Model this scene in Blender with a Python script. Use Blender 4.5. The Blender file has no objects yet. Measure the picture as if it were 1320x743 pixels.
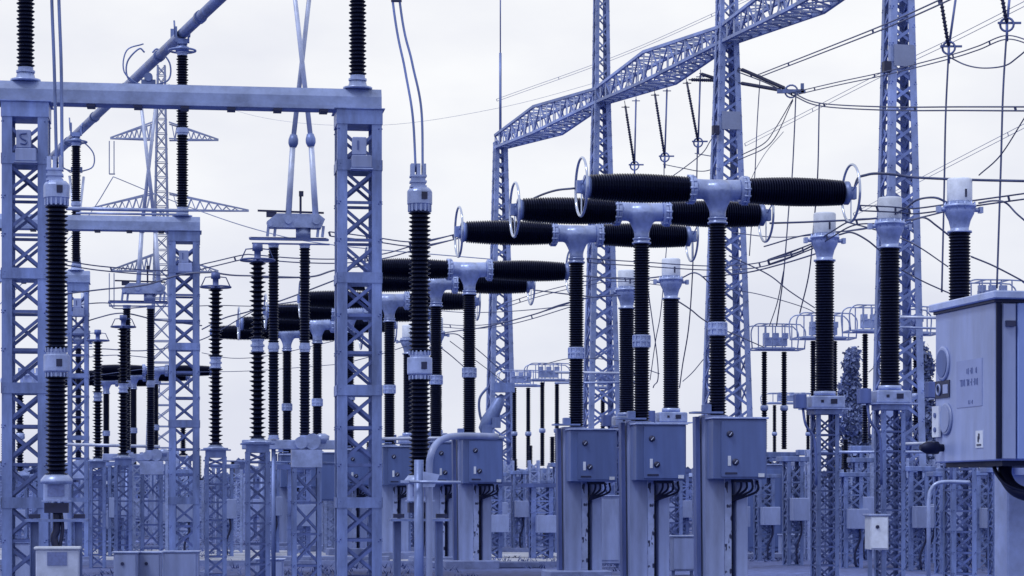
import bpy, math, random
from mathutils import Vector, Matrix
random.seed(7)
R = math.radians
F = 3000.0; CX = 660.0; HY = 640.0; EYE = 1.6
scene = bpy.context.scene
COL = scene.collection
def at(px, py, D):
    return Vector(((px-CX)/F*D, D, EYE+(HY-py)/F*D))
def zt(py, D): return EYE+(HY-py)/F*D
# ------------------------------------------------------------------ materials
def mat(name, col, rough=0.5, metal=0.0, var=0.25, scale=6.0, stain=None, bump=0.0, spec=0.5, streak=False, alpha_spots=False):
    L_ = max(col)
    if L_ > .05: col = (col[0]*(.94+.05*min(1, L_)), col[1]*1.0, col[2]*.96)
    m = bpy.data.materials.new(name); m.use_nodes = True
    nt = m.node_tree; b = nt.nodes['Principled BSDF']
    b.inputs['Roughness'].default_value = rough
    b.inputs['Metallic'].default_value = metal
    b.inputs['Specular IOR Level'].default_value = spec
    tc = nt.nodes.new('ShaderNodeTexCoord')
    mp = nt.nodes.new('ShaderNodeMapping')
    mp.inputs['Scale'].default_value = (1, 1, 0.25) if streak else (1, 1, 1)
    nt.links.new(tc.outputs['Object'], mp.inputs['Vector'])
    n = nt.nodes.new('ShaderNodeTexNoise'); n.inputs['Scale'].default_value = scale
    n.inputs['Detail'].default_value = 6; n.inputs['Roughness'].default_value = 0.65
    nt.links.new(mp.outputs['Vector'], n.inputs['Vector'])
    r = nt.nodes.new('ShaderNodeValToRGB')
    lo = tuple(c*(1-var) for c in col); hi = tuple(min(1, c*(1+var)) for c in col)
    if stain: lo = stain
    r.color_ramp.elements[0].position = 0.32; r.color_ramp.elements[1].position = 0.68
    r.color_ramp.elements[0].color = (*lo, 1); r.color_ramp.elements[1].color = (*hi, 1)
    nt.links.new(n.outputs['Fac'], r.inputs['Fac'])
    oi = nt.nodes.new('ShaderNodeObjectInfo'); om = nt.nodes.new('ShaderNodeMapRange')
    om.inputs['To Min'].default_value = .86; om.inputs['To Max'].default_value = 1.14
    nt.links.new(oi.outputs['Random'], om.inputs['Value'])
    last = om.outputs['Result']
    if streak:
        m2 = nt.nodes.new('ShaderNodeMapping'); m2.inputs['Scale'].default_value = (7, 7, .5)
        nt.links.new(tc.outputs['Object'], m2.inputs['Vector'])
        n3 = nt.nodes.new('ShaderNodeTexNoise'); n3.inputs['Scale'].default_value = 1.3; n3.inputs['Detail'].default_value = 4
        nt.links.new(m2.outputs['Vector'], n3.inputs['Vector'])
        sm = nt.nodes.new('ShaderNodeMapRange'); sm.inputs['From Min'].default_value = .3; sm.inputs['From Max'].default_value = .7
        sm.inputs['To Min'].default_value = .90; sm.inputs['To Max'].default_value = 1.06
        nt.links.new(n3.outputs['Fac'], sm.inputs['Value'])
        mu = nt.nodes.new('ShaderNodeMath'); mu.operation = 'MULTIPLY'
        nt.links.new(last, mu.inputs[0]); nt.links.new(sm.outputs['Result'], mu.inputs[1]); last = mu.outputs[0]
    vm = nt.nodes.new('ShaderNodeVectorMath'); vm.operation = 'SCALE'
    nt.links.new(r.outputs['Color'], vm.inputs[0]); nt.links.new(last, vm.inputs['Scale'])
    fin = vm.outputs['Vector']
    if name.startswith('dark_glazed'):  # blue dust tint on upward faces, also a top highlight put into the colour
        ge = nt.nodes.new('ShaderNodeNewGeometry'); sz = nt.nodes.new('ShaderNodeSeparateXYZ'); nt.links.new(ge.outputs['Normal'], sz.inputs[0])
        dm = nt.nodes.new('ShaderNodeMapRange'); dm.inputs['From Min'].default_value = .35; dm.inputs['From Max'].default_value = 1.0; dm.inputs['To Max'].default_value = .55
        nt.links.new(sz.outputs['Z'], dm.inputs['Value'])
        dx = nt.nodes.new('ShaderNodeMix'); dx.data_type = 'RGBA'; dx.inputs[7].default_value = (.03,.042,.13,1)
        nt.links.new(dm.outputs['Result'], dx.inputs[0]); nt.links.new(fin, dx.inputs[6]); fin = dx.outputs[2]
    nt.links.new(fin, b.inputs['Base Color'])
    rr = nt.nodes.new('ShaderNodeMapRange')
    rr.inputs['To Min'].default_value = max(0.05, rough-0.12); rr.inputs['To Max'].default_value = min(1, rough+0.15)
    nt.links.new(n.outputs['Fac'], rr.inputs['Value']); nt.links.new(rr.outputs['Result'], b.inputs['Roughness'])
    if bump:
        bp = nt.nodes.new('ShaderNodeBump'); bp.inputs['Strength'].default_value = bump; bp.inputs['Distance'].default_value = 0.02
        n2 = nt.nodes.new('ShaderNodeTexNoise'); n2.inputs['Scale'].default_value = scale*6
        nt.links.new(tc.outputs['Object'], n2.inputs['Vector'])
        nt.links.new(n2.outputs['Fac'], bp.inputs['Height']); nt.links.new(bp.outputs['Normal'], b.inputs['Normal'])
    return m
M = {
 'steel':   mat('galvanised_steel', (0.140,0.195,0.47), 0.42, 0.3, 0.42, 3.0, bump=0.1, streak=True),
 'steel_d': mat('dull_and_shaded_steel', (0.075,0.11,0.33), 0.5, 0.25, 0.35, 3.0, streak=True),  # dark tone also puts the shade of backlit bracing into the colour
 'beam':    mat('beam_steel', (0.225,0.29,0.58), 0.5, 0.15, 0.38, 1.6, bump=0.2),
 'light':   mat('light_alloy', (0.27,0.34,0.66), 0.34, 0.35, 0.25, 5.0, bump=0.05),
 'pale':    mat('pale_alloy', (0.40,0.46,0.72), 0.4, 0.2, 0.18, 5.0),
 'cab':     mat('cabinet_paint', (0.068,0.11,0.335), 0.45, 0.0, 0.2, 1.5, bump=0.05, streak=True),
 'cab2':    mat('weathered_cabinet_paint', (0.215,0.27,0.55), 0.4, 0.05, 0.24, 2.2, bump=0.08, streak=True),
 'cabr':    mat('door_paint', (0.17,0.25,0.62), 0.5, 0.0, 0.14, 2.0, streak=True),
 'white':   mat('white_paint', (0.50,0.56,0.78), 0.45, 0.0, 0.14, 6.0),
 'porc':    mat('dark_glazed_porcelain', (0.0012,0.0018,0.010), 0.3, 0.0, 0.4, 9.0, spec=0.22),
 'wire':    mat('weathered_conductor', (0.06,0.078,0.20), 0.6, 0.3, 0.25, 2.0),
 'wirel':   mat('pale_conductor', (0.16,0.20,0.42), 0.5, 0.3, 0.2, 2.0),
 'dark':    mat('dark_metal', (0.012,0.018,0.075), 0.5, 0.2, 0.3, 5.0),
 'rubber':  mat('black_rubber', (0.004,0.005,0.02), 0.5, 0.0, 0.3, 9.0),
 'tower':   mat('tower_steel', (0.125,0.175,0.45), 0.5, 0.2, 0.4, 1.2),
 'towerl':  mat('pale_tower_steel', (0.19,0.25,0.54), 0.5, 0.2, 0.35, 1.2),
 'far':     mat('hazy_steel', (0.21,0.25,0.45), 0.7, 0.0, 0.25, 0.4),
 'plate':   mat('plate_print', (0.12,0.16,0.42), 0.5, 0.0, 0.2, 30.0),
 'conc':    mat('concrete', (0.15,0.19,0.42), 0.85, 0.0, 0.3, 3.0, bump=0.3),
 'road':    mat('pale_concrete_road', (0.36,0.39,0.56), 0.9, 0.0, 0.35, 0.5, bump=0.2),
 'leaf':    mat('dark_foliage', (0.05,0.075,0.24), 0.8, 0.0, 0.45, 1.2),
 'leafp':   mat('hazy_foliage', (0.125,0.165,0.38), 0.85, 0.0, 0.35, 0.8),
 'bark':    mat('bark', (0.04,0.05,0.16), 0.9),
 'wall':    mat('rendered_wall', (0.11,0.15,0.40), 0.85, 0.0, 0.25, 0.8),
 'glass':   mat('dark_glass', (0.02,0.03,0.10), 0.15),
 'ring':    mat('bright_ring_alloy', (0.40,0.45,0.66), 0.18, 0.85, 0.15, 3.0),
}
def perf_mat():
    m = mat('perforated_steel', (0.25,0.31,0.60), 0.5, 0.1, 0.2, 4.0)
    nt = m.node_tree; b = nt.nodes['Principled BSDF']; src = b.inputs['Base Color'].links[0].from_socket
    tc = nt.nodes.new('ShaderNodeTexCoord'); mp = nt.nodes.new('ShaderNodeMapping'); mp.inputs['Scale'].default_value = (14,1,7)
    n = nt.nodes.new('ShaderNodeTexNoise'); n.inputs['Scale'].default_value = 1.0; n.inputs['Detail'].default_value = 1
    r = nt.nodes.new('ShaderNodeValToRGB'); r.color_ramp.elements[0].position = .60; r.color_ramp.elements[1].position = .64
    mx = nt.nodes.new('ShaderNodeMix'); mx.data_type = 'RGBA'; mx.inputs[7].default_value = (.012,.02,.08,1)
    nt.links.new(tc.outputs['Object'], mp.inputs[0]); nt.links.new(mp.outputs[0], n.inputs['Vector']); nt.links.new(n.outputs['Fac'], r.inputs[0])
    nt.links.new(r.outputs[0], mx.inputs[0]); nt.links.new(src, mx.inputs[6]); nt.links.new(mx.outputs[2], b.inputs['Base Color'])
    return m
M['perf'] = perf_mat()
def ground_mat():
    m = bpy.data.materials.new('gravel_and_grass'); m.use_nodes = True
    nt = m.node_tree; b = nt.nodes['Principled BSDF']; b.inputs['Roughness'].default_value = 0.95
    tc = nt.nodes.new('ShaderNodeTexCoord')
    a = nt.nodes.new('ShaderNodeTexNoise'); a.inputs['Scale'].default_value = 0.12; a.inputs['Detail'].default_value = 5
    c = nt.nodes.new('ShaderNodeTexNoise'); c.inputs['Scale'].default_value = 5; c.inputs['Detail'].default_value = 8
    for q in (a, c): nt.links.new(tc.outputs['Object'], q.inputs['Vector'])
    r1 = nt.nodes.new('ShaderNodeValToRGB'); r1.color_ramp.elements[0].position = .38; r1.color_ramp.elements[1].position = .62
    r1.color_ramp.elements[0].color = (0.024,0.038,0.14,1); r1.color_ramp.elements[1].color = (0.085,0.125,0.36,1)
    r2 = nt.nodes.new('ShaderNodeValToRGB'); r2.color_ramp.elements[0].position = .3; r2.color_ramp.elements[1].position = .7
    r2.color_ramp.elements[0].color = (0.5,0.5,0.5,1); r2.color_ramp.elements[1].color = (1.4,1.4,1.4,1)
    mx = nt.nodes.new('ShaderNodeMix'); mx.data_type = 'RGBA'; mx.blend_type = 'MULTIPLY'; mx.inputs[0].default_value = 1
    nt.links.new(a.outputs['Fac'], r1.inputs['Fac']); nt.links.new(c.outputs['Fac'], r2.inputs['Fac'])
    nt.links.new(r1.outputs['Color'], mx.inputs[6]); nt.links.new(r2.outputs['Color'], mx.inputs[7])
    nt.links.new(mx.outputs[2], b.inputs['Base Color'])
    bp = nt.nodes.new('ShaderNodeBump'); bp.inputs['Strength'].default_value = .6; bp.inputs['Distance'].default_value = .05
    nt.links.new(c.outputs['Fac'], bp.inputs['Height']); nt.links.new(bp.outputs['Normal'], b.inputs['Normal'])
    return m
M['ground'] = ground_mat()
for k_ in ('porc','rubber'):
    M[k_].node_tree.nodes['Principled BSDF'].inputs['Specular Tint'].default_value = (.35,.45,1,1)
# ------------------------------------------------------------------ mesh builder
class MB:
    def __init__(s): s.v = []; s.f = []; s.sm = []
    def add(s, vs, fs, smooth=False):
        o = len(s.v); s.v += [tuple(v) for v in vs]
        s.f += [tuple(i+o for i in f) for f in fs]; s.sm += [smooth]*len(fs)
        return s
    def prism(s, p, q, a0, a1, b0, b1, ua, ub):
        """box from p to q, cross-section spanned by ua in [a0,a1], ub in [b0,b1]"""
        p = Vector(p); q = Vector(q); ua = Vector(ua); ub = Vector(ub)
        vs = []
        for e in (p, q):
            for a, b in ((a0,b0),(a1,b0),(a1,b1),(a0,b1)): vs.append(e+ua*a+ub*b)
        return s.add(vs, [(3,2,1,0),(4,5,6,7),(0,1,5,4),(1,2,6,5),(2,3,7,6),(3,0,4,7)])
    def bar(s, p, q, w, h=None, up=(0,0,1)):
        h = h or w; p = Vector(p); q = Vector(q); d = (q-p)
        if d.length < 1e-6: return s
        d.normalize(); u = Vector(up)
        if abs(d.dot(u)) > .97: u = Vector((0,1,0)) if abs(d.y) < .9 else Vector((1,0,0))
        a = d.cross(u).normalized(); b = a.cross(d).normalized()
        return s.prism(p, q, -w/2, w/2, -h/2, h/2, a, b)
    def box(s, c, sz, rz=0):
        x, y, z = (k/2 for k in sz); c = Vector(c); m = Matrix.Rotation(rz, 3, 'Z')
        vs = [c+m@Vector((sx*x, sy*y, sz_*z)) for sz_ in (-1,1) for sx, sy in ((-1,-1),(1,-1),(1,1),(-1,1))]
        return s.add(vs, [(3,2,1,0),(4,5,6,7),(0,1,5,4),(1,2,6,5),(2,3,7,6),(3,0,4,7)])
    def cbox(s, c, sz, ch=0.01, rz=0):
        """box with chamfered vertical edges and top rim"""
        x, y, z = (k/2 for k in sz); c = Vector(c); m = Matrix.Rotation(rz, 3, 'Z')
        def ring(hx, hy, k, zz):
            return [c+m@Vector(v) for v in ((-hx+k,-hy,zz),(hx-k,-hy,zz),(hx,-hy+k,zz),(hx,hy-k,zz),(hx-k,hy,zz),(-hx+k,hy,zz),(-hx,hy-k,zz),(-hx,-hy+k,zz))]
        rs = [ring(x-ch,y-ch,ch,-z), ring(x,y,ch,-z+ch), ring(x,y,ch,z-ch), ring(x-ch,y-ch,ch,z)]
        vs = [v for r in rs for v in r]; fs = [tuple(range(7,-1,-1)), tuple(range(24,32))]
        for k in range(3):
            for i in range(8):
                j = (i+1) % 8; fs.append((k*8+i, k*8+j, k*8+8+j, k*8+8+i))
        return s.add(vs, fs)
    def lathe(s, prof, o=(0,0,0), axis=(0,0,1), seg=20, smooth=True, cap=True):
        o = Vector(o); d = Vector(axis).normalized()
        u = Vector((1,0,0)) if abs(d.x) < .9 else Vector((0,1,0))
        a = d.cross(u).normalized(); b = d.cross(a).normalized()
        vs = []; n = len(prof)
        for t, r in prof:
            for i in range(seg):
                an = 2*math.pi*i/seg
                vs.append(o+d*t+(a*math.cos(an)+b*math.sin(an))*r)
        fs = []
        for k in range(n-1):
            for i in range(seg):
                j = (i+1) % seg; fs.append((k*seg+i, k*seg+j, (k+1)*seg+j, (k+1)*seg+i))
        s.add(vs, fs, smooth)
        if cap:
            o2 = len(s.v)-len(vs)
            s.f.append(tuple(o2+i for i in range(seg))[::-1]); s.sm.append(False)
            s.f.append(tuple(o2+(n-1)*seg+i for i in range(seg))); s.sm.append(False)
        return s
    def cyl(s, p, q, r, r2=None, seg=14):
        p = Vector(p); q = Vector(q)
        return s.lathe([(0, r), ((q-p).length, r if r2 is None else r2)], p, q-p, seg)
    def tube(s, pts, r, seg=8, closed=False):
        pts = [Vector(p) for p in pts]; n = len(pts); vs = []; prev = None
        for i, p in enumerate(pts):
            if closed: d = pts[(i+1) % n]-pts[i-1]
            else: d = pts[min(i+1, n-1)]-pts[max(i-1, 0)]
            d.normalize()
            if prev is None:
                u = Vector((0,0,1)) if abs(d.z) < .9 else Vector((1,0,0)); a = d.cross(u).normalized()
            else:
                a = (prev-d*prev.dot(d)).normalized()
            prev = a; b = d.cross(a)
            for k in range(seg):
                an = 2*math.pi*k/seg; vs.append(p+(a*math.cos(an)+b*math.sin(an))*r)
        fs = []
        for i in range(n if closed else n-1):
            i2 = (i+1) % n
            for k in range(seg):
                j = (k+1) % seg; fs.append((i*seg+k, i*seg+j, i2*seg+j, i2*seg+k))
        if not closed:
            fs.append(tuple(range(seg))[::-1]); fs.append(tuple((n-1)*seg+k for k in range(seg)))
        return s.add(vs, fs, True)
    def torus(s, c, axis, R0, r, seg=36, tseg=8):
        c = Vector(c); d = Vector(axis).normalized(); u = Vector((0,0,1)) if abs(d.z) < .9 else Vector((1,0,0))
        a = d.cross(u).normalized(); b = d.cross(a)
        return s.tube([c+(a*math.cos(2*math.pi*i/seg)+b*math.sin(2*math.pi*i/seg))*R0 for i in range(seg)], r, tseg, True)
    def build(s, name, m, parent=None):
        me = bpy.data.meshes.new(name); me.from_pydata(s.v, [], s.f); me.update()
        me.polygons.foreach_set('use_smooth', s.sm)
        me.materials.append(M[m] if isinstance(m, str) else m)
        o = bpy.data.objects.new(name, me); COL.objects.link(o)
        if parent is not None: o.parent = parent
        return o
def tag(o, label=None, cat=None, group=None, kind=None):
    if label: o['label'] = label
    if cat: o['category'] = cat
    if group: o['group'] = group
    if kind: o['kind'] = kind
    return o
def thing(name, label, cat, loc, rz=0, group=None):
    o = bpy.data.objects.new(name, None); COL.objects.link(o); o.location = loc
    o.rotation_euler = (0,0,rz); o.empty_display_size = .3
    return tag(o, label, cat, group)
KIDS = {}
def copy_tree(o, label=None, parent=None):
    c = o.copy(); COL.objects.link(c)
    if parent is not None: c.parent = parent
    if label: c['label'] = label
    for ch in [k for k in bpy.data.objects if k.parent == o]: copy_tree(ch, None, c)
    return c
def place(o, x, y, rz=None, z=0):
    o.location = (x, y, z)
    if rz is not None: o.rotation_euler = (0,0,rz)
def gx(px, D): return (px-CX)/F*D
# ------------------------------------------------------------------ shared shapes
def sheds(mb, p, q, rc, rs, pitch, seg=18, barrel=0.0, alt=1.0):
    """shed profile between p and q"""
    p = Vector(p); q = Vector(q); L = (q-p).length; n = max(2, int(L/pitch)); pt = L/n
    prof = [(0, rc)]
    for i in range(n):
        t = i*pt; k = 1+barrel*math.sin(math.pi*(i+.5)/n)
        rsh = rs if i % 2 == 0 else rc+(rs-rc)*alt
        prof += [(t+.12*pt, rc*k), (t+.50*pt, rsh*k), (t+.62*pt, rsh*k), (t+.80*pt, rc*k)]
    prof.append((L, rc))
    return mb.lathe(prof, p, q-p, seg, smooth=False)
def lattice(parent, z0, z1, w0, w1, d0, d1, panel, lw, bw, m='steel', xbrace=True, legs_apart=True, battens=None, brace_name='bracing', cx=0, cy=0, rise=1.0, leg_t=None, bm_=None):
    """four angle legs with cross bracing, local axes"""
    t = leg_t or lw*.14
    def cor(sx, sy, z):
        k = (z-z0)/(z1-z0); w = w0+(w1-w0)*k; d = d0+(d1-d0)*k
        return Vector((cx+sx*w/2, cy+sy*d/2, z))
    allm = MB()
    for sx in (-1,1):
        for sy in (-1,1):
            mb = MB() if legs_apart else allm
            p = cor(sx,sy,z0); q = cor(sx,sy,z1)
            mb.prism(p, q, 0, lw, 0, t, (-sx,0,0), (0,-sy,0))
            mb.prism(p, q, t, lw, 0, t, (0,-sy,0), (-sx,0,0))
            if legs_apart: mb.build('leg', m, parent)
    br = MB() if legs_apart else allm
    ba = {}
    zs = [z0]
    while zs[-1] < z1-panel*.3:
        k = (zs[-1]-z0)/(z1-z0); wn = w0+(w1-w0)*k
        step = panel if rise == 1.0 else panel*(wn/w0)
        zs.append(min(z1, zs[-1]+step))
    faces = [((-1,-1),(1,-1),Vector((0,1,0))), ((1,-1),(1,1),Vector((-1,0,0))), ((1,1),(-1,1),Vector((0,-1,0))), ((-1,1),(-1,-1),Vector((1,0,0)))]
    bt = bw*.35
    for fi, (a, b, nin) in enumerate(faces):
        for i in range(len(zs)-1):
            za, zb = zs[i], zs[i+1]
            A0, B0, A1, B1 = cor(*a,za), cor(*b,za), cor(*a,zb), cor(*b,zb)
            o1 = nin*(t+.006); o2 = nin*(t+.012+bt)
            br.bar(A0+o1, B1+o1, bt, bw, up=nin.cross(Vector((0,0,1))) if False else (0,0,1))
            if xbrace: br.bar(B0+o2, A1+o2, bt, bw)
            if battens is None or battens:
                e = (B0-A0).normalized()
                hb = bw*1.0
                if battens and i % battens == 0: hb = lw*1.05
                br.prism(A0+nin*(t+.001)+Vector((0,0,0)), B0+nin*(t+.001), -hb/2, hb/2, 0, .005, (0,0,1), nin) if hb == bw else \
                (ba.setdefault(i, MB()) if (legs_apart and bm_) else br).prism(A0-nin*.004, B0-nin*.004, -hb/2, hb/2, -.006, 0, (0,0,1), nin)
    for k_ in ba: ba[k_].build('batten', m, parent)
    if legs_apart: return br.build(brace_name, bm_ or m, parent)
    return allm.build('lattice_frame', m, parent)
def spline(pts, n=8):
    pts = [Vector(p) for p in pts]
    if len(pts) == 2:
        return [pts[0].lerp(pts[1], i/n) for i in range(n+1)]
    out = []
    P = [pts[0]*2-pts[1]]+pts+[pts[-1]*2-pts[-2]]
    for i in range(1, len(P)-2):
        for k in range(n):
            t = k/n; a, b, c, d = P[i-1], P[i], P[i+1], P[i+2]
            out.append(.5*((2*b)+(c-a)*t+(2*a-5*b+4*c-d)*t*t+(3*b-a-3*c+d)*t**3))
    out.append(pts[-1]); return out
def wire(pts, r, label, name='conductor', m='wire', twin=0, cat='conductor', group=None, spacers=False):
    """pts: (px, py, depth)"""
    P = spline([at(*p) for p in pts], 10)
    mb = MB(); mb.tube(P, r, 6)
    if twin:
        off = Vector((twin*.3, twin*.2, -twin))
        mb.tube([p+off for p in P], r, 6)
        for q in range(5, len(P)-1, 13): mb.bar(P[q], P[q]+off, r*2.0)
        mb.bar(P[0], P[0]+off, r*2.4); mb.bar(P[-1], P[-1]+off, r*2.4)
    o = mb.build(name, m)
    return tag(o, label, cat, group)
YAW = R(8)
# ================================================================== SETTING
g = MB(); g.add([(-3000,-200,0),(3000,-200,0),(3000,4000,0),(-3000,4000,0)], [(0,1,2,3)])
tag(g.build('ground', 'ground'), kind='structure')
rd = MB(); rd.add([(-60,60,.004),(1.6,53,.004),(1.6,66,.004),(-60,86,.004)], [(0,1,2,3)])
tag(rd.build('road', 'road'), kind='structure')
kb = MB(); kb.bar((-60,86.2,.06),(1.6,66.2,.06),.2,.12); kb.bar((-60,59.8,.06),(1.6,52.8,.06),.2,.12)
tag(kb.build('kerb', 'conc'), kind='structure')

# ================================================================== GANTRIES (left)
def gantry(D, pxs, ext_l, ext_r, beam_top, label, w=.6, panel=.5, lw=.13, yaw=YAW, name='steel_gantry'):
    """pxs: list of column centre x offsets in local metres; origin at reference column"""
    ox = gx(pxs[0], D)
    t = thing(name, label, 'gantry', (ox, D, 0), yaw)
    return t
def build_gantry(label, px, D, offs, bl, br_, w=.6, lw=.135, ztop=6.82, bh=.29, boxes=True):
    t = thing('steel_gantry', label, 'gantry', (gx(px, D), D, 0), YAW)
    for k in offs:
        e = MB(); e.box((k,0,ztop-.11), (w+.02,w+.02,.2)); e.box((k,0,ztop-.004), (w+.08,w+.08,.012))
        col = e.build('column', 'steel', t)
        lattice(col, 0, ztop-.2, w, w, w, w, .505, lw, .042, 'steel', battens=3, cx=k, leg_t=.016, bm_='steel_d')  # bracing gets darker steel, its backlit shade put into the colour
        fb = MB(); fb.box((k,0,.04), (w+.5,w+.5,.18)); fb.build('foundation', 'conc', col)
        if boxes:
            b = MB(); b.cbox((k-.01,-w/2-.04,6.30), (.19,.14,.24), .01)
            jb = b.build('junction_box', 'cab2', t)
            c = MB()
            if k == 0 and px == 34: c.tube(spline([(k+.03,-w/2-.115,6.37),(k-.05,-w/2-.115,6.36),(k-.04,-w/2-.115,6.31),(k+.03,-w/2-.115,6.27),(k+.01,-w/2-.115,6.23),(k-.05,-w/2-.115,6.24)],5),.012,6)
            else: c.box((k-.03,-w/2-.115,6.31),(.02,.008,.12))
            c.build('symbol' if (k == 0 and px == 34) else 'handle', 'steel_d', jb)
            b = MB(); b.cbox((k+.02,-w/2-.05,6.09), (.27,.16,.17), .01); jb = b.build('junction_box', 'cab2', t)
            c = MB(); c.box((k+.02,-w/2-.06,5.99), (.3,.2,.015)); c.build('shelf', 'light', jb)
    b = MB()
    z0_ = ztop+.004; pr = [(-.15,0),(-.15,bh*.62),(-.10,bh),(.10,bh),(.15,bh*.62),(.15,0)]
    b.add([(x_,y_,z0_+z_) for x_ in (bl,br_) for y_,z_ in pr], [(0,1,2,3,4,5),(11,10,9,8,7,6)]+[(i,i+6,(i+1)%6+6,(i+1)%6) for i in range(6)])
    b.box(((br_+bl)/2,-.155,z0_+.03),(br_-bl,.02,.05))
    n = int((br_-bl)/.62)
    beam = b.build('beam', 'beam', t)
    c = MB()
    for i in range(n): c.box((bl+.35+i*.62,-.02,ztop-.012), (.11,.26,.03))
    c.build('cleat', 'dark', beam)
    return t
build_gantry('nearest steel gantry with wide beam between two square lattice columns', 34, 31, (0, 4.42), -2.6, 4.73)
build_gantry('middle steel gantry whose right lattice column carries the tall bus insulator', 237.5, 46, (0, -4.4), -7.0, .31)
build_gantry('farthest steel gantry with slim lattice column behind the left surge arrester', 101, 57, (0, -4.4), -6.0, .28, w=.5, lw=.10, boxes=True)
# light horizontal rail on the middle gantry
def post_part(t, x, y, z0, z1, rc, rs, pitch, joints=(.5,), seg=16, alt=.6):
    """stacked porcelain with metal joints, each piece an object under t"""
    cuts = [z0]+[z0+(z1-z0)*j for j in joints]+[z1]
    for i in range(len(cuts)-1):
        a, b = cuts[i], cuts[i+1]
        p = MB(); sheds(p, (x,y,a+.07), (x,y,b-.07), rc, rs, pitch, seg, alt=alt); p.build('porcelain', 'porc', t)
    for i, a in enumerate(cuts):
        m = MB()
        lo = 0 if i == 0 else -.072; hi = 0 if i == len(cuts)-1 else .072
        pr = []
        if lo: pr += [(lo,rc*1.15),(-.03,rc*1.15),(-.028,rs*1.02)]
        else: pr += [(0,rs*1.02)]
        if hi: pr += [(.028,rs*1.02),(.03,rc*1.15),(hi,rc*1.15)]
        else: pr += [(0.001,rs*1.02)]
        m.lathe(pr, (x,y,a), (0,0,1), seg, smooth=False); m.build('flange', 'light', t)
def bus_post(label, px, D, z0, z1, cap=True, yaw=YAW):
    t = thing('bus_post_insulator', label, 'insulator', (gx(px, D), D, z0), yaw)
    H = z1-z0; m = MB()
    post_part(t, 0, 0, .12, H, .088, .122, .05)
    m.lathe([(0,.2),(.03,.2),(.035,.13),(.13,.11)], (0,0,0), (0,0,1), 18)
    m.build('foot', 'light', t)
    c = MB(); c.torus((0,0,H+.03), (0,0,1), .26, .022, 28)
    for a in range(4):
        an = a*math.pi/2+.4; c.bar((0,0,H+.03),(.26*math.cos(an),.26*math.sin(an),H+.03),.03,.02)
    c.lathe([(0,.13),(.1,.13),(.11,.09),(.16,.09)], (0,0,H), (0,0,1), 16)
    c.build('grading_ring', 'steel', t)
    s = MB(); s.box((0,0,H+.2),(.2,.2,.1)); s.box((-.12,0,H+.34),(.04,.16,.3)); s.box((.12,0,H+.3),(.04,.16,.22))
    s.tube([(-.14,0,H+.3),(-.16,0,H+.62)],.018); s.tube([(.14,.02,H+.3),(.15,.02,H+.5)],.018)
    s.build('bus_clamp', 'steel', t)
    return t
bus_post('black insulator standing on the left column of the nearest gantry', 33, 31, 7.12, 10.3)
bus_post('black insulator standing on the right column of the nearest gantry', 461, 31.6, 7.12, 10.3)
bus_post('tall black bus insulator on the middle gantry holding up the sloping tube', 235, 46, 7.12, 10.38)
bus_post('tall black bus insulator on the farthest gantry under the lower end of the tube', 98, 57, 7.12, 10.25)
bt = MB()
A = Vector((-5.36+.35*14, 42.9-14, 10.78)); B = Vector((-12.3, 62.4, 10.72))
bt.cyl(A, B, .105, seg=16)
for k in range(1, 26):
    p = A.lerp(B, k/26); d = (B-A).normalized()
    if k % 3 == 0: bt.cyl(p, p+d*.18, .125, seg=14)
    if k % 6 == 2:
        bt.bar(p+Vector((0,0,.1)), p+Vector((0,0,.28)), .1, .04)
tag(bt.build('bus_tube', 'steel'), 'long aluminium bus tube sloping across the upper left over the gantries', 'bus tube')
rl = MB(); rl.cyl(at(85,269,44), at(243,272,44.6), .035); rl.cyl(at(98,275,44), at(243,277,44.6), .022)
tag(rl.build('rail', 'light'), 'thin twin rail running just above the middle gantry beam', 'rail')

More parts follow.
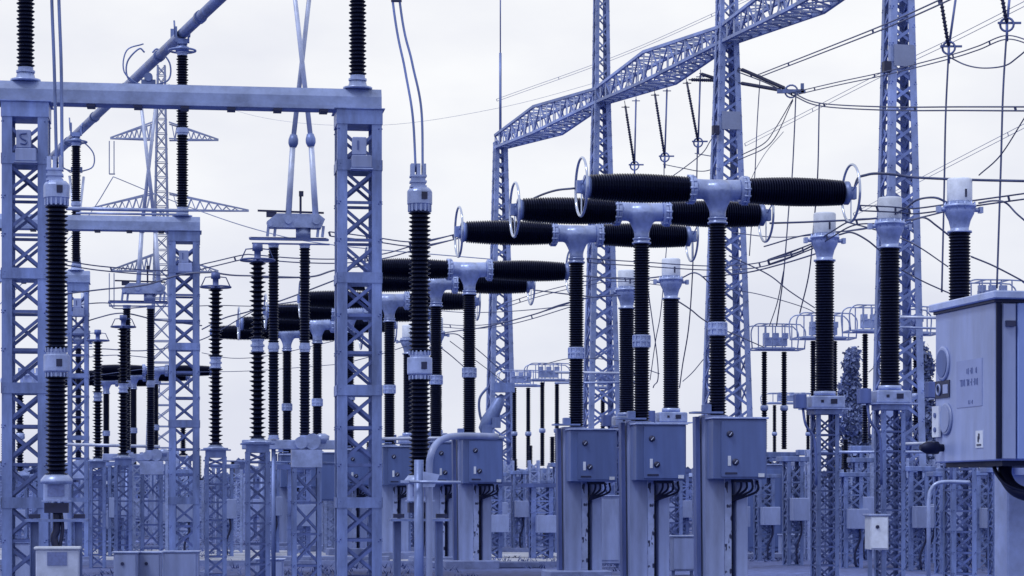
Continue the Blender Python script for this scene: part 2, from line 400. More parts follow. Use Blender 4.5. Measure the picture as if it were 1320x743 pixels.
# ================================================================== PANTOGRAPH DISCONNECTORS
def pantograph(label):
    t = thing('pantograph_disconnector', label, 'disconnector', (0,0,0), YAW, 'pantograph disconnectors under the bus tube')
    # local x: posts at -.25 and .25 ; heights absolute
    for x in (-.25, .245):
        post_part(t, x, 0, 2.5, 5.62, .070, .090, .045, joints=(.47,))
    b = MB(); b.cbox((.0,0,2.42),(1.5,.16,.15),.01); b.cyl((.18,-.17,2.45),(.18,.17,2.45),.1); b.cyl((.36,-.15,2.47),(.36,.15,2.47),.13); b.lathe([(0,.1),(.12,.12),(.16,.05)],(.52,0,2.44),(0,0,1),12)
    b.build('base_beam', 'light', t)
    pd = MB(); pd.box((.27,0,2.2),(.48,.4,.28)); c = pd.build('pedestal', 'light', t)
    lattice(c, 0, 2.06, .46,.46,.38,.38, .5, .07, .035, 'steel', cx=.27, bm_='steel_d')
    r = MB(); r.cyl((-.25,0,0),(-.25,0,2.35),.035); r.cyl((-.42,.1,0),(-.42,.1,2.35),.05); r.build('drive_rod', 'steel', t)
    f = MB()
    f.bar((-.62,-.2,5.66),(.6,-.2,5.66),.03,.035); f.bar((-.62,.2,5.72),(.6,.2,5.72),.03,.035)
    f.bar((-.62,-.2,5.66),(-.62,.2,5.72),.03); f.bar((.6,-.2,5.66),(.6,.2,5.72),.03)
    f.bar((-.6,-.3,5.58),(.62,-.3,5.58),.025); f.build('guard_frame', 'steel_d', t)
    h = MB()
    h.add([(-.33,-.14,5.86),(.5,-.14,5.86),(.56,-.14,6.0),(.46,-.14,6.08),(-.2,-.14,6.08),(-.36,-.14,5.95),
           (-.33,.14,5.86),(.5,.14,5.86),(.56,.14,6.0),(.46,.14,6.08),(-.2,.14,6.08),(-.36,.14,5.95)],
          [(0,1,2,3,4,5),(11,10,9,8,7,6),(0,6,7,1),(1,7,8,2),(2,8,9,3),(3,9,10,4),(4,10,11,5),(5,11,6,0)])
    h.cyl((.22,0,5.7),(.22,0,5.86),.12); h.lathe([(0,.03),(.03,.03)],(-.3,-.16,5.9),(0,1,0))
    for x in (-.35,-.24,.44,.52): h.bar((x,-.05,5.72),(x+.02,-.05,5.9),.045,.03)
    for x in (-.02, .42): h.cyl((x,-.19,5.97),(x,.19,5.97),.06)
    h.build('drive_head', 'light', t)
    k = MB(); k.bar((-.5,.05,6.14),(.55,.05,6.12),.03); k.bar((.18,.05,6.1),(.18,.05,6.4),.035); k.box((.19,.05,6.42),(.07,.07,.08))
    k.box((-.28,.1,6.1),(.16,.12,.1)); k.build('counterweight', 'dark', t)
    for s_, name in ((1,'scissor_arm'),(-1,'scissor_arm')):
        a = MB(); x0 = .2-s_*.22; x1 = .2-s_*.14; x2 = .2+s_*.01; x3 = .2+s_*.09
        y = .06*s_
        a.lathe([(0,.05),(1.3,.045)], (x0,y,5.95), Vector((x1-x0,0,1.3)), 12)
        a.lathe([(0,.04),(2.9,.035)], (x1,y,7.25), Vector((x3-x1+ (x3-x2)*1.2,0,2.9)), 12)
        arm = a.build(name, 'pale', t)
        e = MB(); e.lathe([(0,.055),(.06,.08),(.12,.08),(.2,.055)], (x1,y,7.16), Vector((x1-x0,0,1.3)), 14)
        e.build('elbow_joint', 'steel', arm)
    gr = MB(); gr.cyl((.2,-.12,10.42),(.2,.12,10.42),.09); gr.box((.2,0,10.3),(.3,.14,.14))
    for s_ in (-1,1):
        gr.tube(spline([(.2+s_*.1,0,10.25),(.2+s_*.42,.05,10.4),(.2+s_*.44,.05,10.75),(.2+s_*.2,0,11.02),(.2+s_*.08,0,10.95)],6),.018)
    gr.tube(spline([(.05,-.15,10.2),(-.3,-.15,10.5),(-.25,-.15,10.95),(.1,-.15,11.1)],6),.015)
    gr.build('gripping_head', 'steel', t)
    return t
pt = pantograph('nearest pantograph disconnector, its pale scissor arms crossing beside the right lattice column')
place(pt, gx(373,37), 37)
p2 = copy_tree(pt, 'farther pantograph disconnector gripping the bus tube in front of the transmission pylon')
place(p2, gx(179,49), 49)
p3 = copy_tree(pt, 'farthest pantograph disconnector half hidden behind the surge arrester at far left')
place(p3, gx(89,62), 62)

# ================================================================== RING-CAPPED POST INSULATORS
def ring_post():
    t = thing('post_insulator', 'x', 'insulator', (0,0,0), YAW, 'halo-capped post insulators on lattice pedestals')
    for (a, b) in ((2.44, 3.74), (3.90, 5.06)):
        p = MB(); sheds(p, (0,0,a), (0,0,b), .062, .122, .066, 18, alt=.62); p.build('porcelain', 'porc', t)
    j = MB(); j.lathe([(0,.075),(.01,.1),(.03,.1),(.035,.085),(.08,.085),(.085,.105),(.115,.105),(.12,.085),(.165,.085),(.17,.1),(.195,.1),(.2,.075)], (0,0,3.72), (0,0,1), 18, smooth=False)
    j.build('flange', 'light', t)
    j = MB(); j.lathe([(0,.21),(.02,.21),(.025,.14),(.09,.08)], (0,0,2.385), (0,0,1), 18); j.build('foot', 'light', t)
    h = MB(); h.lathe([(0,.09),(.03,.09),(.04,.05),(.16,.05),(.17,.08),(.27,.075)], (0,0,5.05), (0,0,1), 14)
    h.torus((0,0,5.08),(0,0,1),.25,.016,28,6); h.bar((-.25,0,5.075),(.25,0,5.075),.05,.012); h.bar((0,-.25,5.09),(0,.25,5.09),.05,.012)
    for a in (0, math.pi):
        h.tube([(.24*math.cos(a),0,5.085),(.17*math.cos(a),0,5.24),(.05*math.cos(a),0,5.25)],.011,6)
    h.build('halo_cap', 'steel_d', t)
    q = MB(); q.box((0,0,2.37),(.5,.42,.018)); q.box((0,0,2.3),(.34,.34,.12))
    q = q.build('pedestal', 'steel', t)
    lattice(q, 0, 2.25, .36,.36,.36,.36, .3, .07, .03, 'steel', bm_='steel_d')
    return t
rp = ring_post()
for i, (px, D, lb) in enumerate([
    (332, 34.3, 'black post insulator with halo cap, immediately left of the nearest pantograph'),
    (278, 38.7, 'black halo-capped post insulator standing alone right of the middle gantry'),
    (159, 47.8, 'black post insulator with small halo cap beside the posts of the farther pantograph'),
    (126, 52.0, 'black post insulator with small halo cap just right of the farthest gantry column')]):
    o = rp if i == 0 else copy_tree(rp)
    o['label'] = lb; place(o, gx(px, D), D)

# ================================================================== SURGE ARRESTERS
def arrester():
    t = thing('surge_arrester', 'x', 'surge arrester', (0,0,0), YAW, 'tall surge arresters fed by twin conductors')
    for (a, b) in ((1.84, 3.05), (3.37, 5.10)):
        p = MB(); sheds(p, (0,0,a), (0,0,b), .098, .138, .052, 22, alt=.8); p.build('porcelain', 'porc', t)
    j = MB()
    j.lathe([(0,.115),(.05,.115),(.055,.15),(.07,.155),(.25,.155),(.265,.15),(.27,.12),(.33,.12)], (0,0,3.04), (0,0,1), 20, smooth=False)
    for a in range(16):
        an = a*math.pi/8
        for z in (3.06,3.36): j.box((.128*math.cos(an),.128*math.sin(an),z),(.02,.02,.05),an)
    j.build('middle_flange', 'light', t)
    pl = MB(); pl.box((.04,-.155,3.2),(.07,.012,.09)); pl.build('number_plate', 'dark', t)
    h = MB()
    h.lathe([(0,.10),(.02,.13),(.09,.145),(.10,.155),(.25,.155),(.27,.145),(.30,.115)], (0,0,5.09), (0,0,1), 20, smooth=False)
    for a in range(16):
        an = a*math.pi/8; h.box((.135*math.cos(an),.135*math.sin(an),5.14),(.022,.022,.09),an)
    h.box((-.02,0,5.44),(.17,.13,.16))
    for z in (5.40,5.46,5.53): h.box((-.02,0,z),(.2,.17,.025))
    for x in (-.09,-.02,.05):
        h.box((x,0,5.6),(.045,.15,.16))
    h.build('terminal_head', 'light', t)
    hp = MB(); hp.box((.045,-.157,5.28),(.07,.012,.09)); hp.build('number_plate', 'dark', t)
    b = MB(); b.lathe([(0,.19),(.05,.19),(.11,.14)], (0,0,1.75), (0,0,1), 20); b.cbox((0,0,1.66),(.30,.26,.24),.015)
    b.box((0,0,1.545),(.34,.3,.015)); b.build('base_housing', 'light', t)
    bp = MB(); bp.box((0,-.135,1.67),(.2,.01,.14)); bp.build('type_plate', 'plate', t)
    d = MB(); d.box((0,0,1.46),(.28,.24,.12)); 
    for x in (-.26,.27): d.box((x,0,1.36),(.13,.13,.05))
    d.tube(spline([(.0,0,1.42),(.0,.0,1.2),(-.03,0,1.1),(0,0,.95)],5),.045); d.tube(spline([(.05,0,1.42),(.07,.0,1.2),(.03,0,.95)],5),.022)
    d.build('insulating_base', 'dark', t)
    c = MB(); c.box((0,0,1.31),(.74,.3,.03))
    for x in (-.27,.25):
        c.prism((x,.12,0),(x,.12,1.29),-.05,.05,0,.012,(1,0,0),(0,1,0)); c.prism((x-.05,.12,0),(x-.05,.12,1.29),0,.012,0,-.09,(1,0,0),(0,1,0))
    c.build('support_frame', 'steel', t)
    w = MB(); w.cbox((.03,-.3,.72),(.5,.3,.5),.012); cb = w.build('counter_box', 'pale', t)
    lid = MB(); lid.cbox((.03,-.3,.985),(.54,.34,.035),.008); lid.build('lid', 'white', cb)
    n = MB(); n.box((.03,-.455,.86),(.23,.01,.16)); n.build('type_plate', 'plate', cb)
    for k in range(4):
        pass
    e = MB(); 
    for x in (-.12,.16): e.bar((x,-.3,0),(x,-.3,.47),.05)
    e.build('box_stand', 'steel', t)
    return t
ar = arrester(); ar['label'] = 'tall black surge arrester beside the leftmost lattice column, white box below it'
place(ar, gx(73,28), 28)
a2 = copy_tree(ar, 'tall black surge arrester right of the nearest gantry, above the curved pipe')
place(a2, gx(541,28.6), 28.6)
for ch in [o for o in bpy.data.objects if o.parent == a2 and o.name.split('.')[0] in ('counter_box','box_stand')]:
    for q in [k for k in bpy.data.objects if k.parent == ch]: bpy.data.objects.remove(q)
    bpy.data.objects.remove(ch)
wire([(66,-260,28),(66,-40,28),(70,90,28),(73,216,28)], .021, 'left conductor of the pair dropping onto the leftmost surge arrester', m='steel')
wire([(74,-260,28),(75,-40,28),(79,90,28),(80,216,28)], .021, 'right conductor of the pair dropping onto the leftmost surge arrester', m='steel')
wire([(480,-260,28.6),(506,0,28.6),(522,90,28.6),(532,150,28.6),(536,222,28.6)], .017, 'left conductor of the pair curving down onto the central surge arrester', m='steel')
wire([(490,-260,28.6),(515,0,28.6),(531,80,28.6),(543,140,28.6),(545,222,28.6)], .017, 'right conductor of the pair curving down onto the central surge arrester', m='steel')
sp = MB(); sp.box(at(511,0,28.6), (.13,.05,.05)); tag(sp.build('spacer_clamp','dark'), 'dark spacer clamp joining the conductor pair at the top edge', 'clamp')

# ================================================================== CIRCUIT BREAKERS
ARM = R(10)
def breaker(far=False):
    t = thing('circuit_breaker', 'x', 'circuit breaker', (0,0,0), ARM, 'T-shaped circuit breakers')
    seg = 16 if far else 24
    for (a, b) in ((2.9, 4.22), (4.44, 6.05)):
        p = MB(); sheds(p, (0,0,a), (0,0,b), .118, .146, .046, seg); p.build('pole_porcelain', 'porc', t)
    j = MB(); j.lathe([(0,.13),(.005,.155),(.03,.158),(.035,.148),(.09,.148),(.1,.165),(.13,.165),(.14,.148),(.195,.148),(.2,.158),(.225,.155),(.23,.13)], (0,0,4.215), (0,0,1), seg, smooth=False)
    for a in range(10):
        an = a*math.pi/5; j.box((.152*math.cos(an),.152*math.sin(an),4.33),(.025,.025,.2),an)
    j.build('pole_joint', 'light', t)
    h = MB()
    h.lathe([(0,.135),(.12,.135),(.2,.16),(.34,.23),(.46,.27),(.56,.25),(.64,.15)], (0,0,6.12), (0,0,1), 24)
    h.lathe([(0,.17),(.14,.165),(.39,.16),(.64,.165),(.78,.17)], (-.39,0,6.61), (1,0,0), 24)
    ho = h.build('hub', 'light', t)
    md = ho.modifiers.new('weld','REMESH'); md.mode = 'VOXEL'; md.voxel_size = .022; md.use_smooth_shade = True
    md = ho.modifiers.new('soften','SMOOTH'); md.factor = .6; md.iterations = 14
    h = MB(); h.lathe([(0,.165),(.03,.165),(.035,.14),(.07,.14),(.075,.155),(.1,.155)], (0,0,6.045), (0,0,1), seg)
    h.build('neck_flange', 'light', ho)
    for s_ in (-1,1):
        h = MB(); h.lathe([(0,.185),(.02,.225),(.075,.225),(.08,.2),(.085,.235),(.125,.235)], (s_*.37,0,6.6), (s_,0,0), seg+4, smooth=False)
        for a in range(12):
            an = a*math.pi/6; h.cyl((s_*.40,.222*math.cos(an),6.6+.222*math.sin(an)),(s_*.51,.222*math.cos(an),6.6+.222*math.sin(an)),.02,seg=6)
        h.build('chamber_flange', 'light', ho)
    for s_ in (-1, 1):
        p = MB(); sheds(p, (s_*.5,0,6.6), (s_*2.13,0,6.6), .182, .206, .042, seg+4, barrel=.16)
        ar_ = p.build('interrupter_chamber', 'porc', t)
        f = MB(); f.lathe([(0,.175),(.05,.18),(.06,.195),(.11,.195),(.12,.12),(.17,.11)], (s_*2.11,0,6.6), (s_,0,0), seg)
        f.box((s_*2.3,0,6.6),(.1,.12,.2))
        f.build('end_flange', 'steel', ar_)
        r = MB(); r.torus((s_*2.27,0,6.6),(1,0,0),.47,.022,40,8)
        for a in (.35,2.79,4.71): r.bar((s_*2.27,0,6.6),(s_*2.27,.46*math.cos(a),6.6+.46*math.sin(a)),.02,.012)
        r.build('corona_ring', 'ring', ar_)
    # stand
    c = MB()
    c.add([(-.27,-.2,2.92),(.06,-.2,2.92),(.06,-.2,0),(-.24,-.2,0),(-.27,.2,2.92),(.06,.2,2.92),(.06,.2,0),(-.24,.2,0)],
          [(0,3,2,1),(4,5,6,7),(0,1,5,4),(1,2,6,5),(2,3,7,6),(3,0,4,7)])
    st = c.build('support_column', 'cab2', t)
    c = MB(); c.prism((-.30,.1,0),(-.33,.1,2.9),-.04,.03,-.1,.1,(1,0,0),(0,1,0)); c.build('column_flange', 'steel_d', st)
    c = MB(); c.prism((.125,-.19,0),(.125,-.19,2.9),-.055,.055,-.01,.01,(1,0,0),(0,1,0)); c.build('perforated_strip', 'perf', st)
    c = MB(); c.box((-.22,-.1,2.96),(.5,.3,.03)); c.cbox((-.2,-.05,3.03),(.14,.14,.13),.01); c.cyl((0,0,2.8),(0,0,2.92),.17,seg=20)
    c.build('bracket', 'steel', t)
    c = MB(); c.cbox((.375,.02,1.2),(.2,.3,2.4),.012); c.build('support_column', 'cab2', t)
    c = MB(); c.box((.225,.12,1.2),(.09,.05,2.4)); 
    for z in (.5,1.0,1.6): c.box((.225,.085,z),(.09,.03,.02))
    c.build('gap_shade_panel', 'dark', t)  # dark panel added for the shaded gap between the two columns
    # control box
    b = MB(); b.cbox((.205,-.42,2.36),(.89,.42,.97),.012); bx = b.build('control_box', 'cab', t)
    q = MB(); q.cbox((.205,-.42,2.86),(.94,.5,.03),.006); q.build('lid', 'light', bx)
    q = MB(); q.cbox((.26,-.64,2.36),(.74,.025,.9),.006); 
    q.build('door', 'cab', bx)
    for (x,z,r_) in ((.03,2.6,.055),(.12,2.15,.055)):
        q = MB(); q.lathe([(0,r_),(.02,r_),(.025,r_*.8),(.04,r_*.5)], (x,-.65,z), (0,-1,0), 14); k_ = q.build('lock_dial', 'dark', bx)
        q = MB(); q.bar((x-.02,-.693,z-.025),(x+.022,-.693,z+.025),.014,.012); q.build('pointer', 'pale', k_)
    q = MB(); q.box((.05,-.657,1.97),(.2,.012,.03)); q.build('name_strip', 'dark', bx)
    q = MB(); q.box((.02,-.657,2.17),(.05,.01,.16)); q.build('label_plate', 'white', bx)
    q = MB(); q.box((.55,-.66,1.94),(.1,.012,.06)); q.build('sticker', 'white', bx)
    q = MB(); q.box((.29,-.42,1.85),(.3,.22,.05))
    for k in range(4):
        q.tube(spline([(.28+.09*k,-.42,1.86),(.28+.09*k,-.4,1.74-.02*k),(.24,-.25,1.62-.025*k),(.2,-.05,1.58-.03*k),(.19,.1,1.45)],5),.02)
    q.build('cable_loop', 'rubber', t)
    f = MB(); f.cbox((0,0,.08),(1.2,.9,.22),.02); f.build('foundation', 'conc', t)
    return t
bk = breaker()
BR = [(925,38.0,'nearest of the T-shaped circuit breakers, its right corona ring reaching farthest right'),
 (827,41.0,'T-shaped circuit breaker just behind and left of the nearest one, second of the front row'),
 (743,44.4,'T-shaped circuit breaker at the left end of the front trio, third in the row'),
 (605,51.4,'T-shaped circuit breaker whose control box stands right of the curved pipe'),
 (562,54.6,'T-shaped circuit breaker whose pole hides directly behind the central surge arrester'),
 (502,59.4,'T-shaped circuit breaker with pole just right of the nearest gantry right column'),
 (450,63.4,'T-shaped circuit breaker largely hidden behind the right lattice column of the nearest gantry'),
 (409,67.7,'T-shaped circuit breaker with its pole right of the nearest pantograph posts'),
 (370,71.3,'T-shaped circuit breaker with its pole between the nearest pantograph posts'),
 (200,92.4,'distant T-shaped circuit breaker just left of the middle gantry column'),
 (172,96.6,'distant T-shaped circuit breaker behind the farther pantograph posts'),
 (137,101.,'distant T-shaped circuit breaker, leftmost of all, right of the farthest gantry column')]
for i, (px, D, lb) in enumerate(BR):
    o = bk if i == 0 else copy_tree(bk)
    o['label'] = lb; place(o, gx(px, D), D)

# ================================================================== CURRENT TRANSFORMERS
def ct():
    t = thing('current_transformer', 'x', 'transformer', (0,0,0), ARM, 'white-capped current transformers')
    p = MB(); sheds(p, (0,0,3.52), (0,0,5.9), .155, .178, .05, 24); p.build('porcelain', 'porc', t)
    h = MB(); h.lathe([(0,.2),(.03,.2),(.035,.15),(.08,.15),(.2,.18),(.3,.23),(.36,.25),(.41,.25),(.415,.27),(.45,.27),(.455,.24),(.5,.2)], (0,0,5.9), (0,0,1), 26)
    for s_ in (-1,1): h.cyl((s_*.2,0,6.28),(s_*.36,0,6.28),.035); h.box((s_*.36,0,6.28),(.06,.1,.1))
    for a in range(12):
        an = a*math.pi/6; h.cyl((.245*math.cos(an),.245*math.sin(an),6.27),(.245*math.cos(an),.245*math.sin(an),6.4),.014,seg=6)
    h.build('head', 'light', t)
    c = MB(); c.lathe([(0,.2),(.02,.205),(.36,.205),(.385,.19),(.39,.12)], (0,0,6.4), (0,0,1), 26); k = c.build('expansion_cap', 'white', t)
    c = MB(); c.box((.03,-.205,6.53),(.03,.02,.13)); c.build('level_gauge', 'dark', k)
    b = MB(); b.cyl((0,0,3.44),(0,0,3.52),.2,seg=24); b.cbox((0,0,3.32),(.62,.5,.22),.02); b.box((0,0,3.2),(.82,.6,.025))
    b = b.build('base_tank', 'light', t)
    q = MB(); q.cbox((-.5,-.1,3.33),(.2,.2,.26),.01); q.tube(spline([(-.45,-.12,3.2),(-.42,-.2,2.9),(-.25,-.2,2.6),(-.22,-.2,1.8)],5),.025)
    q.build('terminal_box', 'steel_d', t)
    q = MB(); q.box((-.12,-.256,3.33),(.05,.01,.05)); q.box((.1,-.256,3.33),(.12,.01,.09)); q.build('plate', 'dark', b)
    pd = MB(); pd.box((0,0,3.14),(.5,.5,.09)); pd = pd.build('pedestal', 'steel', t)
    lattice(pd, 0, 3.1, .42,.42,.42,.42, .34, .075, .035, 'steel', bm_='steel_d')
    return t
c0 = ct()
CT = [(1237,38.0,'nearest white-capped current transformer, standing behind the big grey cabinet'),
 (1147,40.4,'white-capped current transformer in front of the rightmost lattice tower'),
 (1063,42.6,'white-capped current transformer at the left of the three large right-hand ones'),
 (865,50.8,'white-capped current transformer between the two rightmost circuit breakers of the front trio'),
 (808,53.4,'white-capped current transformer mostly hidden behind the second breaker pole'),
 (562,67.5,'small white-capped current transformer just right of the central surge arrester'),
 (527,70.5,'small white-capped current transformer just left of the central surge arrester')]
for i, (px, D, lb) in enumerate(CT):
    o = c0 if i == 0 else copy_tree(c0)
    o['label'] = lb; place(o, gx(px, D), D)

# ================================================================== PORTAL TOWERS AND TRUSS
H0 = 17.6
def tower(px, D, wtop, wbot, ztop, label, plate=None, rod=None, bend=H0):
    t = thing('lattice_tower', label, 'lattice tower', (gx(px, D), D, 0), R(12))
    k = (bend)/(bend)
    lower = lattice(t, .3, bend, wbot, wtop, wbot, wtop, wbot*.7, .2, .085, 'towerl', rise=.9, battens=0, leg_t=.03, bm_='tower')
    if ztop > bend+.5:
        up = lattice(t, bend, ztop, wtop, wtop*.78, wtop, wtop*.78, wtop*.9, .14, .06, 'towerl', legs_apart=False, battens=0, leg_t=.02)
        up.name = 'upper_mast'
    f = MB(); f.box((0,0,.15),(wbot+.5,wbot+.5,.3)); f.build('foundation', 'conc', t)
    if plate:
        z = zt(plate, D); k = z/bend; w = wbot+(wtop-wbot)*k
        b = MB(); b.box((.02,-w/2-.03,z),(w*.8,.02,.62)); b.build('sign_plate', 'far', t)
        b = MB(); b.box((-w/2-.12,-w/2,z-.35),(.22,.22,.3)); b.build('lamp_housing', 'dark', t)
    if rod:
        b = MB(); b.cyl((0,0,bend),(0,0,bend+4.0),.06,seg=8); b.cyl((0,0,bend+4.0),(0,0,bend+9),.03,seg=8); b.build('lightning_rod', 'steel', t)
    return t
T = [(645,105.0),(775,93.0),(937,80.7),(1158,67.5)]
tower(645,105.0,.56,1.35,H0,'leftmost lattice tower, thin lightning rod on top, at the low end of the truss', rod=True)
tower(775,93.0,.62,1.5,24,'second lattice tower from the left, rising through the truss behind the second breaker')
tower(937,80.7,.66,1.65,24,'third lattice tower, with a sign plate, directly behind the nearest breaker pole', plate=158)
tower(1158,67.5,.66,1.3,22,'rightmost lattice tower with a sign plate, behind the middle white-capped transformer', plate=75)
def truss(P, Q, label):
    t = thing('truss_beam', label, 'truss', P, 0, 'lens-shaped lattice truss spans')
    d = (Q-P); L = d.length; d.normalize(); n = Vector((d.y,-d.x,0)).normalized(); up = Vector((0,0,1))
    N = 18
    def sec(i):
        k = 1-abs(2*i/N-1); a = .25+.38*k; b = .27+.28*k
        c = d*(L*i/N)
        return [c+n*(sx*a)+up*(sz*b) for sx, sz in ((-1,-1),(1,-1),(1,1),(-1,1))]
    S = [sec(i) for i in range(N+1)]
    for q in range(4):
        c = MB()
        for h in (0, N//2):
            c.bar(S[h][q], S[h+N//2][q], .11, .11)
        c.build('chord', 'towerl', t)
    lm = MB(); dm = MB()
    for i in range(N+1):
        for q in range(4):
            lm.bar(S[i][q], S[i][(q+1) % 4], .055, .055)
            if i < N:
                a, b = (q, (q+1) % 4) if i % 2 else ((q+1) % 4, q)
                dm.bar(S[i][a]*1.0, S[i+1][b], .05, .04)
                if q in (0,):
                    dm.bar(S[i][b], S[i+1][a], .04, .05)
    lm.build('strut', 'pale', t); dm.build('bracing', 'tower', t)
    return t
TP = [Vector((gx(px,D), D, H0)) for px, D in T]
truss(TP[0], TP[1], 'farthest and lowest span of the lens-shaped lattice truss, between the first two towers')
truss(TP[1], TP[2], 'middle span of the lattice truss with three V insulator strings hanging from it')
truss(TP[2], TP[3], 'nearest span of the lattice truss running out of the top of the photo')

# V strings
def vstring(a, b, apex, D, label, r=.040):
    ap = at(*apex, D)
    t = thing('v_insulator_string', label, 'insulator string', ap, 0)
    for (q, dd, mt) in ((a, 0, 'dark'), (b, .7, 'steel_d')):
        e = at(q[0], q[1], D+dd)-ap
        m = MB(); m.cyl(e*.02, e*.92, r if mt == 'dark' else r*.8, seg=8)
        if mt == 'dark': sheds(m, e*.08, e*.8, r*.8, r*1.5, .09, 10)
        else: m.cyl(e*.1, e*.85, r*.75, seg=8)
        m.cyl(e*.9, e, .015, seg=6); m.bar(e*.9-Vector((.15,0,0)), e*.9+Vector((.15,0,0)), .03)
        m.build('insulator_string', mt, t)
    y = MB(); y.torus((0,0,0),(.3,1,0),.16,.03,16,6); y.bar((-.22,0,.04),(.34,0,.04),.05); y.cyl((0,0,-.4),(0,0,.05),.035,seg=6)
    y.build('yoke', 'steel_d', t)
    return t
vstring((805,130),(820,121),(818,214),87,'leftmost V insulator string hanging from the middle truss span')
vstring((843,114),(860,108),(857,203),85,'middle V insulator string hanging from the middle truss span')
vstring((884,99),(903,90),(900,184),83,'rightmost V insulator string hanging from the middle truss span, left of the third tower')
vstring((1208,-30),(1236,-30),(1223,62),60,'V insulator string at the upper right, left of two, with a long drop wire')
vstring((1287,-30),(1304,-30),(1298,32),56,'V insulator string nearest the upper right corner')

# ================================================================== FAR PYLON
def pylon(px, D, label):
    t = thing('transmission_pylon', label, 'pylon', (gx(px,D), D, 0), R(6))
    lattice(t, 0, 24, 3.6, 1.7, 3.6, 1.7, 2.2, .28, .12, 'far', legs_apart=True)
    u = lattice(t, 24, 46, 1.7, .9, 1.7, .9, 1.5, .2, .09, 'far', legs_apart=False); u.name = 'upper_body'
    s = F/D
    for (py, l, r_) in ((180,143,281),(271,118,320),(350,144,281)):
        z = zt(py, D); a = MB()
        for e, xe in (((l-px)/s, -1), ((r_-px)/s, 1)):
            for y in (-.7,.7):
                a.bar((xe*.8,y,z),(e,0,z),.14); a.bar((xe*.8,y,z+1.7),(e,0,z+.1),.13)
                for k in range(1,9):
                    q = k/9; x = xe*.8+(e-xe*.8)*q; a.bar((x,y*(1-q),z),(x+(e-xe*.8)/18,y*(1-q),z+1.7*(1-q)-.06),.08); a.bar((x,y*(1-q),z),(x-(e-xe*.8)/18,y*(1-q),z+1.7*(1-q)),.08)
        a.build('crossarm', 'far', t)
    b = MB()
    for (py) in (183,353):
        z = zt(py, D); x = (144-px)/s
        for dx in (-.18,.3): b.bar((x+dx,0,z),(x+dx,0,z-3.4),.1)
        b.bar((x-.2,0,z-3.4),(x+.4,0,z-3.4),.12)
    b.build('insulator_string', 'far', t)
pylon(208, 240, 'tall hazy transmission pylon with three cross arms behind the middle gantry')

# ================================================================== FOREGROUND CABINET (right)
cb = thing('control_cabinet', 'large weathered grey control cabinet cut off by the right edge of the photo', 'cabinet', (2.475, 12.0, 0), R(10.5))
zb, ztp = 1.785, 2.612
m = MB(); m.cbox((.45,.435,(zb+ztp)/2),(.86,.85,ztp-zb),.006); m.build('cabinet_body', 'cab2', cb)
m = MB()
m.cbox((.475,.42,ztp+.025),(.97,.95,.042),.006); m.build('roof', 'light', cb)
m = MB(); m.cbox((.465,.43,ztp-.003),(.91,.88,.018),.003); m.build('roof_gap_shade', 'dark', cb)  # dark band standing in for the shaded gap under the roof
m = MB(); m.box((.47,.435,zb-.012),(.80,.80,.03)); m.build('bottom_gasket', 'rubber', cb)
m = MB(); m.cbox((.53,-.012,(zb+ztp)/2-.005),(.80,.035,ztp-zb-.02),.005); dr = m.build('door', 'cabr', cb)
m = MB(); m.box((.087,-.012,(zb+ztp)/2-.005),(.065,.022,ztp-zb-.03)); m.build('hinge_strip', 'cab2', cb)
m = MB(); m.box((.038,.006,(zb+ztp)/2),(.026,.02,ztp-zb-.02)); m.build('door_gap_shade', 'rubber', cb)  # black strip put in for the dark, shaded gap beside the door
m = MB(); m.box((.088,-.03,2.49),(.05,.02,.03)); m.build('latch', 'dark', dr)
# left face items: x = 0.02 (face), local y from 0 (near) to .9
def lf(mb, y, z, w, h, t=.006, x=.02):
    mb.box((x-t/2, y, z), (t, w, h))
X0 = .02
m = MB(); m.lathe([(0,.095),(.008,.095),(.012,.085)],(X0,.735,2.325),(-1,0,0),28); w1 = m.build('window_bezel', 'cab2', cb)
m = MB(); m.lathe([(0,.075),(.004,.075)],(X0-.012,.735,2.325),(-1,0,0),28); m.build('window_glass', 'cab', w1)
m = MB(); m.lathe([(0,.088),(.008,.088),(.012,.08)],(X0,.69,2.02),(-1,0,0),28); w2 = m.build('window_bezel', 'cab2', cb)
m = MB(); m.lathe([(0,.07),(.004,.07)],(X0-.012,.69,2.02),(-1,0,0),28); m.build('window_glass', 'cab2', w2)
m = MB(); lf(m,.80,2.01,.10,.17,.012,X0-.012); pp = m.build('switch_plate', 'white', cb)
m = MB()
for z in (2.045,1.965): m.lathe([(0,.014),(.006,.014)],(X0-.025,.80,z),(-1,0,0),10)
m.build('switch_knob','steel_d',pp)
m = MB(); lf(m,.745,2.185,.21,.095); dp = m.build('meter_plate', 'dark', cb)
m = MB(); m.torus((X0-.01,.79,2.185),(1,0,0),.028,.006,16,6)
m.build('meter_dial','cab2',dp)
m = MB(); lf(m,.69,2.185,.07,.05,.004,X0-.006); m.build('meter_scale','cab2',dp)
m = MB(); lf(m,.36,2.20,.36,.25,.003); lb = m.build('paper_label', 'cab2', cb); lb.data.materials[0] = mat('faded_label', (0.235,0.29,0.60), .6, 0, .08, 8)
m = MB(); rnd = random.Random(3)
for row, (z, h, ys, ye) in enumerate(((2.265,.032,.25,.48),(2.205,.036,.24,.48),(2.10,.02,.31,.41))):
    y = ys
    while y < ye:
        w_ = rnd.uniform(.012,.03)
        if rnd.random() > .2:
            lf(m, y, z, w_*.35, h, .002, X0-.003)
            if rnd.random() > .4: lf(m, y+w_*.35, z+rnd.choice((-1,0,1))*h*.4, w_*.6, h*.16, .002, X0-.003)
            if rnd.random() > .5: lf(m, y+w_*.7, z, w_*.3, h*.8, .002, X0-.003)
        y += w_*1.45
m.build('lettering', 'steel_d', lb)
m = MB(); lf(m,.215,1.90,.10,.09,.004); sk = m.build('warning_sticker', 'white', cb)
